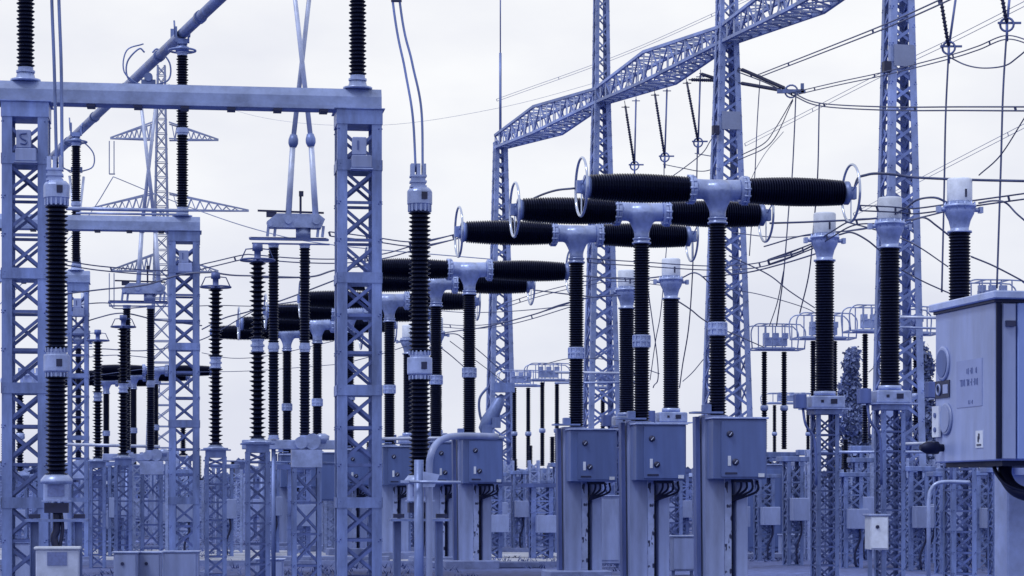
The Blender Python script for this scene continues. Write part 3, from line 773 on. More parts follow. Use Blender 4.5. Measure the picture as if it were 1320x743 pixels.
m = MB(); lf(m,.215,1.915,.015,.03,.002,X0-.005); lf(m,.225,1.90,.014,.03,.002,X0-.005); lf(m,.215,1.87,.06,.008,.002,X0-.005); m.build('bolt_symbol','dark',sk)
m = MB(); m.lathe([(0,.02),(.03,.022),(.035,.035),(.1,.035),(.14,.015)],(X0,.74,1.865),(-1,-.1,0),12); m.build('plug', 'rubber', cb)
m = MB(); m.tube(spline([(.22,.35,1.79),(.2,.3,1.7),(.24,.2,1.62),(.42,.1,1.585),(.8,.0,1.57),(1.4,-.1,1.5)],8),.036,10)
m.tube(spline([(.15,.35,1.79),(.15,.3,1.72),(.2,.2,1.645),(.4,.08,1.60),(.8,-.05,1.585)],8),.012,8)
m.build('cable', 'rubber', cb)
m = MB(); m.cbox((.62,1.1,1.0),(.24,.2,1.98),.01); m.box((.6,.6,1.745),(.12,1.0,.05)); m.build('post', 'light', cb)

# ================================================================== PIPES AND STUB NEAR THE CENTRE
m = MB(); m.cyl(at(541,760,27.0)*1.0, at(541,593,27.0), .05, seg=14)
m.v = [(v[0], v[1], v[2]) for v in m.v]
q = at(540,593,27.0); m = MB(); m.cyl((q.x,q.y,0),(q.x,q.y,q.z),.055,seg=16)
sb = m.build('pipe_post','steel'); tag(sb,'round open-topped steel post below the central surge arrester','post')
q1 = [at(553,640,27.0)]; b0 = q1[0]
m = MB(); pts = [Vector((b0.x,b0.y,0)), Vector((b0.x,b0.y,1.4)), at(553,605,27.0), at(556,585,27.0), at(563,572,27.1), at(577,564,27.2), at(600,562,27.5), at(640,563,28.0)]
m.tube(spline(pts,6), .04, 12)
tag(m.build('curved_pipe','cab2'),'light steel pipe rising beside the stub post and bending over to the right','pipe')
m = MB(); m.cyl(at(520,621,26.9), at(594,622,26.9), .017); m.box(at(522,621,26.9),(.1,.05,.03)); m.add([at(545,608,26.9),at(567,612,26.9),at(560,628,26.9),at(545,628,26.9)],[(0,1,2,3)])
tag(m.build('bracket','light'),'small horizontal steel rod and gusset clamped across the curved pipe','bracket')
def hpipe(a, b, D, r, label, m_='pale', D2=None):
    m = MB(); m.cyl(at(*a,D), at(*b,D2 or D), r, seg=10)
    tag(m.build('busbar_pipe', m_), label, 'pipe')
hpipe((84,573),(206,576),50,.034,'white horizontal pipe behind the leftmost surge arrester')
hpipe((486,566),(650,564),48,.033,'white horizontal pipe passing behind the central surge arrester')
hpipe((262,594),(440,597),60,.02,'thin grey horizontal pipe between the ring-capped post pedestals','steel')
hpipe((1160,573),(1222,571),45,.035,'white horizontal pipe just left of the large grey cabinet')
hpipe((1055,583),(1222,583),52,.03,'second white horizontal pipe lower behind the transformer pedestals','light')
hpipe((715,480),(830,482),85,.05,'pale horizontal tube crossing the second lattice tower','pale')
hpipe((715,494),(830,493),85,.04,'lower pale horizontal tube crossing the second lattice tower','light')
hpipe((1160,409),(1215,410),62,.04,'pale tube above the rightmost tower rack','pale')
hpipe((1160,422),(1216,424),62,.03,'lower pale tube above the rightmost tower rack','light')
# folded switch blade / drive
m = MB()
m.lathe([(0,.05),(.1,.16),(.35,.2),(.6,.16),(.9,.13),(1.05,.05)], at(622,560,55), at(650,505,55)-at(622,560,55), 14)
m.box(at(628,556,54.8),(.26,.2,.3)); m.box(at(650,500,55),(.5,.3,.22)); m.box(at(640,545,54.7),(.2,.2,.25))
m.tube(spline([at(628,500,55),at(618,515,55),at(620,540,55),at(632,560,55)],5),.03)
tag(m.build('switch_drive','steel'),'slanted bulky switch drive in front of the leftmost lattice tower','switch')

# ================================================================== BACK DISCONNECTOR RACKS
def rack(pxs, D, ytop, ybot, xl, xr, railh, label):
    """black posts on a frame with a guard-railed tray on top"""
    xc = gx((xl+xr)/2, D); t = thing('disconnector_rack', label, 'disconnector', (xc, D, 0), R(6), 'railed disconnectors in the background')
    zt_, zb_ = zt(ytop, D), zt(ybot, D); s = F/D
    for px in pxs:
        x = gx(px, D)-xc; p = MB(); m = MB()
        sheds(p, (x,0,zb_+.1), (x,0,zt_-.1), .075, .11, .08, 10)
        zm = (zb_*.6+zt_*.4); m.lathe([(0,.1),(.04,.14),(.16,.14),(.2,.1)],(x,0,zm),(0,0,1),10)
        q = p.build('porcelain_post','porc',t); m.build('flange','light',q)
    xl_, xr_ = gx(xl,D)-xc, gx(xr,D)-xc
    f = MB(); f.cbox(((xl_+xr_)/2,0,zt_),(xr_-xl_,.5,.1),.02); f.box(((xl_+xr_)/2,0,zt_+.25),((xr_-xl_)*.6,.3,.3))
    for k in range(3): f.box((xl_+(xr_-xl_)*(.25+.25*k),-.1,zt_+.45),(.2,.2,.2))
    f.build('tray','light',t)
    r = MB(); H = railh/s; c = .25
    for y in (-.55,.55):
        r.tube(spline([(xl_-.25,y,zt_),(xl_-.28,y,zt_+H*.7),(xl_-.1,y,zt_+H),(xl_+.3,y,zt_+H+.02)],5)+[Vector((xr_-.3,y,zt_+H+.02))]+spline([(xr_+.1,y,zt_+H),(xr_+.28,y,zt_+H*.7),(xr_+.25,y,zt_)],5),.024,6)
        r.bar((xl_-.25,y,zt_-.02),(xr_+.25,y,zt_-.02),.05)
        for k in (.15,.35,.6,.85): x = xl_+(xr_-xl_)*k; r.bar((x,y,zt_),(x,y,zt_+H),.035)
    for x in (xl_-.25, xr_+.25): r.bar((x,-.55,zt_-.02),(x,.55,zt_-.02),.05)
    for x in (xl_+.3, xr_-.3): r.bar((x,-.55,zt_+H+.02),(x,.55,zt_+H+.02),.04)
    r.build('guard_rail','light',t)
    b = MB(); b.cbox((0,0,zb_-.1),(xr_-xl_+.3,.4,.2),.02); pb = b.build('base_frame','steel',t)
    for px in (pxs[0], pxs[-1]) if len(pxs) > 1 else (pxs[0],):
        lattice(pb, 0, zb_-.2, .45,.45,.45,.45, .45, .09, .045, 'steel', legs_apart=False, cx=gx(px,D)-xc)
    return t
rack((663,681),100,497,606,650,692,18,'railed disconnector on two black posts right of the leftmost lattice tower')
rack((699,718),98,490,604,686,728,20,'railed disconnector on two black posts just left of the third breaker pole')
rack((985,1011),82,450,583,974,1024,30,'railed disconnector on two black posts right of the third lattice tower')
rack((1048,1076),80,436,580,1032,1090,30,'railed disconnector behind the left white-capped transformer of the big trio')
rack((1115,1140),78,427,575,1100,1150,31,'railed disconnector between the two large transformers, beside the poplar')
rack((1181,),72,430,572,1150,1196,32,'railed disconnector in front of the right leg of the rightmost tower')
rack((1262,1296),70,392,560,1250,1306,28,'railed disconnector whose guard rail shows just above the grey cabinet roof')
rack((26,54),66,500,612,18,62,14,'railed disconnector on two black posts seen through the leftmost lattice column')
rack((998,1042),120,520,590,990,1050,12,'small distant railed disconnector low behind the nearest breaker')
rack((777,),96,500,575,765,790,14,'short single black post disconnector at the foot of the second lattice tower')

# ================================================================== BACKGROUND FIELD OF SUPPORTS
def support(D, px, h, w, solid, top):
    pass
sup = thing('equipment_support','low lattice equipment support in the crowded background of the yard','support frame',(0,0,0),R(8),'low lattice supports crowding the background')
m = MB(); m.box((0,0,2.55),(.9,.5,.14)); m = m.build('cross_head','steel_d',sup)
lattice(m,0,2.48,.45,.45,.4,.4,.4,.09,.05,'tower',legs_apart=False)
m = MB(); m.cbox((.1,-.32,1.2),(.5,.25,.6),.01); m.build('small_box','cab2',sup)
rnd = random.Random(11)
spots = []
for D in (62,70,78,88,98,110,124,140):
    x = -D*.235+rnd.uniform(0,2)
    while x < D*.24:
        px = CX+x*F/D
        if not (rnd.random() < .22): spots.append((x, D+rnd.uniform(-2,2)))
        x += rnd.uniform(1.3,2.6)*(D/90)**.5
for i, (x, D) in enumerate(spots):
    o = sup if i == 0 else copy_tree(sup)
    place(o, x, D, R(rnd.uniform(2,14))); k = rnd.uniform(.72,1.12); o.scale = (rnd.uniform(.8,1.3),1,k)
near = thing('equipment_support','sturdy lattice support with a hanging box and cable, among the right-hand pedestals','support frame',(0,0,0),R(8),'lattice supports with boxes at right')
q = lattice(near,0,2.5,.4,.4,.4,.4,.4,.08,.045,'steel',legs_apart=False)
m = MB(); m.cbox((0,0,2.56),(.7,.45,.12),.01); m.build('cross_head','steel',near)
m = MB(); m.cbox((.05,-.34,1.35),(.42,.26,.55),.012); bx_ = m.build('small_box','cab2',near)
m = MB(); m.tube(spline([(.1,-.3,1.1),(.12,-.28,.8),(.02,-.22,.4),(.05,-.2,.05)],5),.025); m.build('cable','dark',near)
for i,(px,D) in enumerate(((985,58),(1022,54),(1040,60),(1098,52),(1110,58),(1180,50),(1192,56),(1222,48),(1268,52),(1290,47),(668,70),(700,74),(722,66),(640,68),(290,62),(350,66),(236,60),(150,62))):
    o = near if i == 0 else copy_tree(near)
    place(o, gx(px,D), D, R(rnd.uniform(2,14))); o.scale = (rnd.uniform(.85,1.2),1,rnd.uniform(.8,.98))
    if i > 9: o['label'] = 'lattice support with a hanging box and cable in the crowded middle distance'; o['group'] = 'lattice supports with boxes in the middle'
# tall single column frames (thin lattice masts) behind
ms = thing('lattice_post','slender full-height lattice post standing in the background','lattice post',(0,0,0),R(8),'slender lattice posts in the background')
lf_ = lattice(ms,0,3.3,.34,.34,.34,.34,.36,.07,.035,'light',legs_apart=False)
m = MB(); sheds(m,(0,0,3.35),(0,0,4.5),.06,.1,.07,10); m.cyl((0,0,3.3),(0,0,3.36),.14,seg=10); m.build('porcelain','porc',ms)
sp_ = [(968,66),(1048,58),(1072,62),(1128,60),(1160,56),(1212,66),(1235,54),(1006,64),(1090,66),(1142,68),(345,64),(305,66),(256,72),(176,64),(655,74),(688,70),(712,78),(590,66),(576,72),(960,92),(992,80),(1015,96),(1045,76),(1060,98),(1088,72),(1112,88),(1136,76),(1150,96),(1170,74),(1184,90),(1205,80),(1228,70),(1240,92),(1262,78),(1310,74),(672,84),(684,98),(694,80),(716,86),(650,86),(628,96),(604,90),(590,80),(534,92),(498,80),(455,96),(440,76),(386,80),(362,94),(320,84),(270,80),(252,94),(236,70),(190,90),(168,76),(146,84),(130,96),(112,72),(60,84),(40,92),(5,80),(20,70),(205,76),(222,60),(300,92),(345,78),(398,86),(425,66),(475,90),(516,84),(575,88),(640,78),(664,90),(702,92),(730,84),(766,76),(900,74),(975,88),(1000,74),(1030,68),(1078,82),(1100,70),(1122,64),(1196,68),(1215,60),(1250,62),(1282,66),(1300,58)]
for i, (px, D) in enumerate(sp_):
    o = ms if i == 0 else copy_tree(ms)
    place(o, gx(px,D), D, R(rnd.uniform(0,16))); o.scale = (1,1,rnd.uniform(.62,.86))
    if i and i % 4:
        for k_ in [q for q in bpy.data.objects if q.parent == o and q.name.startswith('porcelain')]: bpy.data.objects.remove(k_)
        o['label'] = 'slender bare-topped lattice post standing in the background'; o['group'] = 'bare-topped lattice posts in the background'
    else: o['label'] = 'slender background lattice post topped by a short black insulator'
# cabinets
def cabinet(px0, px1, y0, D, label, m_='cab2', zbot=.1, dial=True, cat='cabinet', y1=None, legs=True, d=.4):
    xc = gx((px0+px1)/2, D); w = (px1-px0)*D/F; z1 = zt(y0, D); zb_ = zbot if y1 is None else zt(y1, D)
    t = thing('outdoor_cabinet', label, cat, (xc, D, 0), R(4))
    m = MB(); m.cbox((0,0,(zb_+z1)/2),(w,d,z1-zb_),.012); b = m.build('cabinet_body', m_, t)
    m = MB(); m.cbox((0,0,z1+.012),(w+.06,d+.06,.03),.006); m.build('roof','light',t)
    m = MB(); m.cbox((0,-d/2-.008,(zb_+z1)/2),(w*.88,.02,(z1-zb_)*.9),.005); dd = m.build('door', m_, t)
    if dial:
        m = MB(); m.lathe([(0,.03),(.02,.03)],(-w*.12,-d/2-.018,z1-.18),(0,-1,0),10); m.build('handle','dark',dd)
    if legs and zb_ > .05:
        m = MB()
        for sx in (-1,1): m.bar((sx*(w/2-.04),0,0),(sx*(w/2-.04),0,zb_),.06)
        m.build('stand','steel',t)
cabinet(148,178,713,40,'small blue-grey cabinet with round lock, left one of a pair at the bottom left')
cabinet(179,208,713,40.4,'small blue-grey cabinet with round lock, right one of a pair at the bottom left')
cabinet(211,256,712,42,'wider plain cabinet at the foot of the middle gantry column',dial=False)
cabinet(10,46,700,38,'plain cabinet behind the foot of the leftmost lattice column')
cabinet(330,366,722,41,'low flat-topped cabinet with round lock between halo post pedestal and pantograph pedestal')
cabinet(1118,1142,665,38,'white wall box hung in front of the middle transformer pedestal','white',y1=709)
cabinet(409,438,598,62,'grey box left of the nearest gantry right column, cables below','cab',y1=646,dial=False)
cabinet(865,894,692,47,'tall pale cabinet standing between the first and second breaker stands',dial=False)
cabinet(768,798,640,52,'tall pale equipment cabinet behind the gap between second and third breakers',dial=False)
cabinet(958,1004,600,64,'broad blue transformer cabinet right of the nearest breaker stand','cab',dial=False,d=1.2)
cabinet(1005,1040,690,60,'low grey cabinet with open stand right of the broad blue cabinet')
cabinet(1240,1284,672,66,'grey cabinet in the background below the large grey cabinet','cab')
cabinet(1160,1200,668,70,'grey cabinet behind the pipe bend at lower right','cab')
cabinet(484,530,586,66,'large grey control box immediately right of the nearest gantry column','cab',y1=650)
cabinet(700,712,668,70,'small dark box low behind the left of the third breaker stand','dark',y1=700,dial=False)
# bent pipe low right
m = MB(); b0 = at(1197,640,34)
m.tube([Vector((b0.x,34,0)),Vector((b0.x,34,1.3))]+spline([at(1197,650,34),at(1200,632,34),at(1213,622,34),at(1250,622,34)],6),.03,10)
tag(m.build('curved_pipe','light'),'thin bent pipe low at the right in front of the lattice pedestals','pipe')
m = MB(); m.lathe([(0,.14),(.3,.16),(.42,.1),(.46,.02)], at(1290,748,30), (1,0,.25), 14)
tag(m.build('pipe_end','white'),'pale rounded pipe end at the bottom right corner','pipe')
# cable trench covers / concrete kerbs
for i,(x,D,w) in enumerate(((-4.5,57,3),(-.6,52,2.4),(2.6,55,3),(6.5,60,4))):
    m = MB(); m.cbox((x,D,.07),(w,.5,.14),.02)
    tag(m.build('cable_trench','conc'),['long pale concrete trench cover at lower left of the yard','short concrete trench cover below the curved pipe','concrete trench cover behind the breaker stands','long concrete trench cover at lower right of the yard'][i],'trench cover')
# low buildings behind
def building(px0, px1, y0, D, label, depth=8, wins=5, y_roof=None):
    xc = gx((px0+px1)/2, D); w = (px1-px0)*D/F; h = zt(y0, D)
    t = thing('low_building', label, 'building', (xc, D+depth/2, 0), 0)
    m = MB(); m.box((0,0,h/2),(w,depth,h)); m.build('wall','wall',t)
    m = MB(); m.cbox((0,0,h+.12),(w+.5,depth+.6,.24),.03); m.build('roof','steel_d',t)
    for k in range(wins):
        x = -w/2+w*(k+.5)/wins
        m = MB(); m.box((x,-depth/2-.03,h*.55),(w/wins*.42,.07,h*.3)); f = m.build('window','light',t)
        m = MB(); m.box((x,-depth/2-.075,h*.55),(w/wins*.36,.03,h*.25)); m.build('pane','glass',f)
building(300,470,618,190,'long low building behind the ring-capped posts at left',wins=6)
building(655,760,622,200,'low building behind the two-post railed disconnectors',wins=5)
building(960,1130,612,180,'long low building behind the right half of the yard',wins=7)
building(60,215,612,210,'low building behind the gantries at far left',wins=6)
def fence(a, b, D, label, h=2.2):
    x0, x1 = gx(a,D), gx(b,D); t = thing('panel_fence', label, 'fence', ((x0+x1)/2, D, 0), 0)
    L = x1-x0; n = int(L/2.5)
    m = MB(); m.box((0,0,h/2),(L,.06,h-.1)); 
    for k in range(5): m.box((0,-.05,.3+k*h/5.5),(L,.03,.06))
    m.build('fence_panel','wall',t)
    for k in range(n+1):
        m = MB(); m.box((-L/2+k*L/n,-.1,h/2+.05),(.14,.12,h+.1)); m.build('fence_post','light',t)
fence(-60,1380,150,'long pale concrete panel fence closing off the yard at the back')

# ================================================================== TREES
def leaf_crown(mb, blobs, n, sz, rnd):
    for (cx,cy,cz,rx,ry,rz) in blobs:
        k = int(n*(rx*rz)/sum(b[3]*b[5] for b in blobs))
        for _ in range(k):
            while True:
                v = Vector((rnd.uniform(-1,1),rnd.uniform(-1,1),rnd.uniform(-1,1)))
                if .25 < v.length < 1: break
            if rnd.random() < .25: v = v*rnd.uniform(1.0,1.35)
            p = Vector((cx+v.x*rx,cy+v.y*ry,cz+v.z*rz)); a = Vector((rnd.uniform(-1,1),rnd.uniform(-1,1),rnd.uniform(-1,1))).normalized()
            b = a.cross(Vector((rnd.uniform(-1,1),rnd.uniform(-1,1),rnd.uniform(-1,1)))).normalized(); s = sz*rnd.uniform(.6,1.4)
            mb.add([p-a*s-b*s*.6,p+a*s-b*s*.6,p+a*s*.8+b*s*.6,p-a*s*.8+b*s*.6],[(0,1,2,3)])
def tree(px, D, ytop, wpx, label, seed, m_='leafp', n=1400, kind='poplar'):
    rnd = random.Random(seed); H = zt(ytop, D); w = wpx*D/F
    t = thing('poplar_tree' if kind == 'poplar' else 'bushy_tree', label, 'tree', (gx(px,D), D, 0), 0)
    m = MB(); m.lathe([(0,.28),(H*.4,.2),(H*.9,.05)],(0,0,0),(0,0,1),8)
    for k in range(7):
        z = H*(.25+.09*k); an = rnd.uniform(0,6.28); m.cyl((0,0,z),(math.cos(an)*w*.3,math.sin(an)*w*.3,z+H*.12),.06,.02,6)
    m.build('trunk','bark',t)
    bl = []
    for k in range(22):
        q = k/21; z = H*(.2+.76*q); r = w*.42*(1-.8*q**1.3)*rnd.uniform(.45,.85) if kind == 'poplar' else w*.33*rnd.uniform(.6,1.1)
        off = w*.5*(1-q)*rnd.uniform(-.8,.8)
        if kind == 'poplar':
            r = w*(.30 if q < .55 else .17+.10*math.sin((q-.55)/.45*math.pi*1.3)**2)*rnd.uniform(.6,1.0); off = rnd.uniform(-1,1)*w*(.3*(1-q) if q < .6 else .06); bl.append((off,rnd.uniform(-.4,.4)*w*.5,z,r,r,H*rnd.uniform(.06,.12)))
    m = MB(); leaf_crown(m, bl, n*4, .13, rnd); m.build('crown', m_, t)
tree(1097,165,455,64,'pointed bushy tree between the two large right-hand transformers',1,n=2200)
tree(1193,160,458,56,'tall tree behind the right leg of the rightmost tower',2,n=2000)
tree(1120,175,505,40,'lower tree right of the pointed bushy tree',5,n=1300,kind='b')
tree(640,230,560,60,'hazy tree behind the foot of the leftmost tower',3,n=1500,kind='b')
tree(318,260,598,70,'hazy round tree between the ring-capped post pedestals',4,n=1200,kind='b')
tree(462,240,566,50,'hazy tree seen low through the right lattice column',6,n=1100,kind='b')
m = MB(); rnd = random.Random(9); bl = []
for k in range(240):
    x = rnd.uniform(-110,110); bl.append((x, 330+rnd.uniform(0,25), rnd.uniform(1.5,3), rnd.uniform(2.5,5), 3, rnd.uniform(1.8,3.6)))
leaf_crown(m, bl, 26000, .8, rnd)
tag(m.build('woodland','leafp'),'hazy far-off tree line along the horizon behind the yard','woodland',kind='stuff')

m = MB(); rnd = random.Random(21)
for k in range(2600):
    D = rnd.uniform(44,95); x = rnd.uniform(-.235,.235)*D
    if math.sin(x*.9+D*.35)+math.sin(x*.31-D*.2) < .2: continue
    for q in range(5):
        a = rnd.uniform(0,6.28); h = rnd.uniform(.04,.15); dx = rnd.uniform(-.15,.15); dy = rnd.uniform(-.15,.15)
        m.add([(x+dx-.02*math.cos(a),D+dy-.02*math.sin(a),0),(x+dx+.02*math.cos(a),D+dy+.02*math.sin(a),0),(x+dx+.1*math.cos(a*3),D+dy+.1*math.sin(a*3),h)],[(0,1,2)])
tag(m.build('grass','leaf'),'dark scrubby grass tufts growing in the gravel of the yard','grass',kind='stuff')
# ================================================================== WIRES
W = [
 # right-hand jumpers
 (((1101,244,38.4),(1106,230,38.4),(1116,226,38.5),(1128,224,38.6),(1150,225,39),(1182,229,39),(1250,232,38),(1340,234,37)),.026,'dark jumper running right from the nearest breaker ring to the right edge'),
 (((1108,265,38.4),(1150,267,39),(1178,269,39),(1225,263,38),(1275,256,38),(1340,247,37)),.022,'dark conductor just below the topmost right jumper, passing over the rightmost transformer head'),
 (((992,288,41),(1050,286,41),(1135,281,40.5),(1165,270,40),(1182,258,39),(1205,255,38),(1222,262,38)),.022,'conductor from the second breaker to the rightmost transformer head with a hump'),
 (((990,335,44),(1045,315,43),(1070,300,42),(1100,284,41),(1140,282,40.4)),.022,'conductor rising from the third breaker to the middle transformer head'),
 (((990,336,44),(1030,325,43),(1063,308,42.6)),.02,'short conductor rising to the left transformer head of the big trio'),
 (((1081,303,42.6),(1098,300,43),(1118,310,45),(1135,324,46)),.02,'looping jumper leaving the left transformer head to the right'),
 (((1175,284,40.4),(1192,281,41),(1207,291,42),(1226,306,43)),.02,'looping jumper leaving the middle transformer head to the right'),
 (((1262,262,38),(1282,259,39),(1297,262,40),(1312,277,40),(1340,300,40)),.02,'looping jumper leaving the rightmost transformer head towards the edge'),
 (((940,330,60),(990,354,62),(1017,375,66),(1050,397,70)),.02,'sloping conductor descending right between the third tower and the left large transformer'),
 (((1162,348,60),(1192,364,62),(1228,380,64)),.022,'sloping conductor descending right behind the middle large transformer'),
 (((1252,331,50),(1285,345,52),(1340,374,54)),.022,'sloping conductor at the right edge above the cabinet'),
 (((870,386,52),(890,399,56),(913,416,60),(960,437,70),(985,448,80)),.02,'sloping conductor from the transformer between breakers down to the railed disconnector'),
 (((757,333,46),(795,336,47),(828,338,48),(909,343,49),(963,341,47),(1000,333,45),(1050,313,43)),.02,'long conductor crossing behind the second and nearest breaker poles'),
 (((752,356,50),(808,360,53),(850,357,52),(868,352,51)),.02,'conductor reaching the head of the small transformer between breakers from the left'),
 (((880,358,51),(893,352,51),(903,355,50),(915,366,50)),.02,'short looping jumper right of the transformer between the breakers'),
 (((687,374,56),(737,380,55),(775,383,54),(800,376,53.4)),.02,'conductor running from the left ring group to the hidden transformer'),
 (((560,431,66),(588,427,64),(629,421,60),(690,405,56),(720,394,54),(760,384,53),(800,381,53)),.019,'long rising conductor from the small transformers past the leftmost tower'),
 (((557,417,68),(602,420,66),(640,417,62),(680,408,58),(737,390,54)),.019,'second long conductor just above, passing the leftmost tower'),
 (((557,400,70),(599,403,68),(650,402,64),(700,398,60),(737,393,57)),.015,'thin upper conductor between the small transformers and the third breaker pole'),
 (((573,431,66),(588,431,66),(599,438,68),(625,459,76),(650,482,90)),.018,'looping wire right of the small transformers descending to the tower foot'),
 (((569,449,66),(583,460,70),(600,475,80)),.018,'short sloping wire below the small transformers'),
 (((640,284,46),(610,296,46),(576,305,46),(532,312,46),(488,307,46),(451,302,46),(424,299,46)),.022,'long sagging conductor from the third breaker ring to the left behind the arrester'),
 (((660,281,45),(625,292,45),(580,304,45),(532,317,46),(492,328,47),(440,334,48),(380,333,48),(330,329,48),(313,329,48),(269,339,47),(219,349,46),(135,344,46),(80,336,46)),.022,'very long conductor sweeping from the third breaker ring to the far left column'),
 (((740,243,38),(715,246,39),(690,255,41),(665,270,42)),.022,'short jumper between the first and second left breaker rings'),
 (((330,358,40),(400,357,42),(434,348,44),(490,340,50)),.02,'conductor crossing behind the nearest pantograph posts'),
 (((278,352,38.7),(300,355,40),(330,356,42),(390,358,44)),.018,'conductor leaving the lone halo post insulator to the right'),
 (((84,379,50),(135,373,49),(185,368,46),(235,354,42),(278,351,38.7)),.02,'sagging conductor from the far left up to the lone halo post insulator'),
 (((84,396,60),(110,392,58),(140,391,56),(150,398,54),(200,395,52)),.018,'short conductor left of the farther pantograph head'),
 (((84,424,60),(126,410,56),(159,404,50),(200,412,52),(260,420,56)),.018,'thin sagging wire above the small halo posts at left'),
 (((84,452,70),(130,450,66),(190,452,66),(260,438,66),(330,400,66),(385,388,64)),.02,'low wire from far left rising toward the breaker ring group'),
 (((260,425,66),(290,410,66),(320,402,66),(370,385,65),(430,362,60)),.024,'pair-like bent jumper rising over the left end of the breaker row'),
 (((440,470,70),(470,462,70),(500,454,70),(525,446,70)),.016,'thin wire seen between lattice column and small transformers'),
 (((100,462,70),(150,458,70),(200,462,70)),.016,'thin wire above the distant breakers at left'),
 (((245,395,56),(285,394,58),(330,395,60),(434,395,62)),.014,'straight thin wire behind the halo posts'),
 (((245,480,80),(330,478,80),(434,470,80)),.014,'thin wire below the third breaker trio at left'),
 # upper right spans
 (((951,90,80),(985,103,78),(1022,120,74),(1056,133,70),(1140,138,62),(1240,138,56),(1340,138,50)),.034,'heavy conductor running right from the third tower across the right edge'),
 (((976,97,79),(1060,64,66),(1140,32,56),(1205,3,50),(1240,-14,47)),.03,'heavy conductor rising from the third tower to the top edge'),
 (((1020,120,74),(1080,106,70),(1140,93,66),(1222,72,60),(1260,60,58),(1298,46,56),(1340,58,52)),.026,'conductor linking the third tower strain string with the two upper right V strings'),
 (((1224,74,60),(1245,84,59),(1268,88,58),(1295,85,57),(1312,74,56),(1340,50,54)),.022,'sagging loop between the two upper right V strings'),
 (((1223,64,60),(1219,150,60),(1217,250,60),(1214,377,60)),.03,'long vertical drop wire below the left of the upper right V strings'),
 (((1298,36,56),(1293,120,56),(1290,220,56),(1285,372,56)),.03,'long vertical drop wire below the V string nearest the corner'),
 (((1026,120,74),(1024,170,74),(1021,228,74),(1017,267,74),(1010,354,74),(1001,420,76)),.026,'long hanging wire below the strain string, behind the nearest breaker arm'),
 (((1010,350,74),(1002,390,76),(992,420,80)),.02,'branch of the hanging wire down to the railed disconnector'),
 (((1056,133,70),(1054,226,70),(1049,290,72),(1043,352,74),(1031,404,78)),.026,'hanging wire right of the first one, down to the second railed disconnector'),
 (((980,97,79),(976,160,79),(973,226,79),(966,330,80)),.022,'thin hanging wire just right of the third tower'),
 (((1022,128,74),(1000,165,76),(985,185,78),(956,200,80)),.02,'slack wire from the strain string curving left to the third tower'),
 (((922,172,80),(915,183,80),(905,198,81),(880,218,83),(860,232,85)),.02,'slack wire curving down left from the lamp box on the third tower'),
 (((855,212,85),(880,217,83),(905,221,82),(925,216,81),(960,203,79),(995,183,77),(1022,130,74)),.02,'sagging wire passing behind the third tower below its plate'),
 (((896,198,83),(925,203,81)),.022,'short horizontal wire at the foot of the rightmost truss V string'),
 (((899,186,83),(898,240,83)),.03,'vertical drop below the rightmost truss V string'),
 (((856,205,85),(856,240,85)),.024,'vertical drop below the middle truss V string'),
 (((818,215,87),(818,240,87)),.024,'vertical drop below the leftmost truss V string'),
 (((830,240,60),(826,300,60),(848,470,62),(842,500,64)),.018,'faint hanging wire between second breaker and the transformer'),
 (((893,300,64),(893,345,64),(888,420,66),(880,470,70),(876,500,74)),.022,'curved hanging wire left of the nearest breaker pole'),
 (((860,310,70),(852,400,70),(845,440,72),(838,490,76)),.018,'hanging wire behind the second breaker pole'),
 (((1090,286,45),(1140,300,47),(1180,316,50),(1222,344,54)),.017,'thin jumper sloping right from behind the left large transformer to the rightmost one'),
 (((985,318,50),(1040,303,48),(1110,296,46),(1180,282,44),(1222,272,42)),.018,'conductor crossing behind both left large transformer heads'),
 (((945,300,60),(1000,306,58),(1060,302,56),(1130,292,54)),.016,'thin sagging wire just under the nearest breaker right arm'),
 (((930,372,70),(980,380,72),(1040,398,76),(1060,412,78)),.016,'thin slack wire running to the railed disconnectors right of the third tower'),
 (((1010,170,90),(985,200,90),(965,240,90),(950,300,90)),.016,'thin slack wire falling just right of the third tower'),
 (((1322,150,48),(1290,200,50),(1262,226,52)),.018,'short sagging wire near the right edge above the rightmost cap'),
 (((905,357,50),(960,352,48),(1010,340,46),(1056,326,44)),.018,'conductor from the nearest breaker pole area to the left large transformer head'),
 (((640,395,60),(700,376,56),(760,362,53),(800,358,52),(862,364,51)),.017,'conductor rising past the leftmost tower to the transformer between breakers'),
 (((700,470,90),(740,462,90),(800,466,88),(850,482,86)),.02,'slack wire low across the second lattice tower'),
 (((880,492,84),(893,480,84),(915,455,82),(940,440,80)),.02,'short wire curving up from a support toward the third tower'),
 (((580,440,80),(620,470,84),(660,500,92)),.016,'sloping thin wire meeting the slanted switch drive'),
 (((260,455,74),(300,462,74),(350,458,74),(430,440,72)),.014,'thin wire behind the lone halo post, second from below'),
 (((84,490,80),(140,482,78),(230,470,76)),.014,'thin wire rising behind the farthest gantry column'),
 (((1180,432,66),(1150,452,70),(1120,480,76)),.018,'thin wire descending left between the two right transformers'),
]
for pts, r, lb in W:
    tw = .085 if (lb.startswith(('heavy','long conductor','very long','conductor linking','long sagging','conductor rising','dark conductor','topmost','second long'))) else 0
    wire(pts, r*(.6 if tw else .85), lb, twin=tw)
TW = [
 (((960,185,120),(1140,92,95),(1230,48,85),(1340,-8,75)),.012,'upper faint pair of thin wires rising to the upper right corner'),
 (((1100,275,120),(1195,225,105),(1320,160,90),(1350,145,88)),.012,'lower faint pair of thin wires rising to the right edge'),
 (((640,128,160),(800,70,150),(940,8,140),(1000,-20,135)),.014,'faint thin wire above the truss'),
]
for pts, r, lb in TW: wire(pts, r, lb, m='wirel', twin=.14)
wire(((208,105,240),(330,150,225),(480,162,205),(640,140,190),(800,98,180)), .014, 'hair-thin wire crossing the sky behind the arrester conductors', m='far')
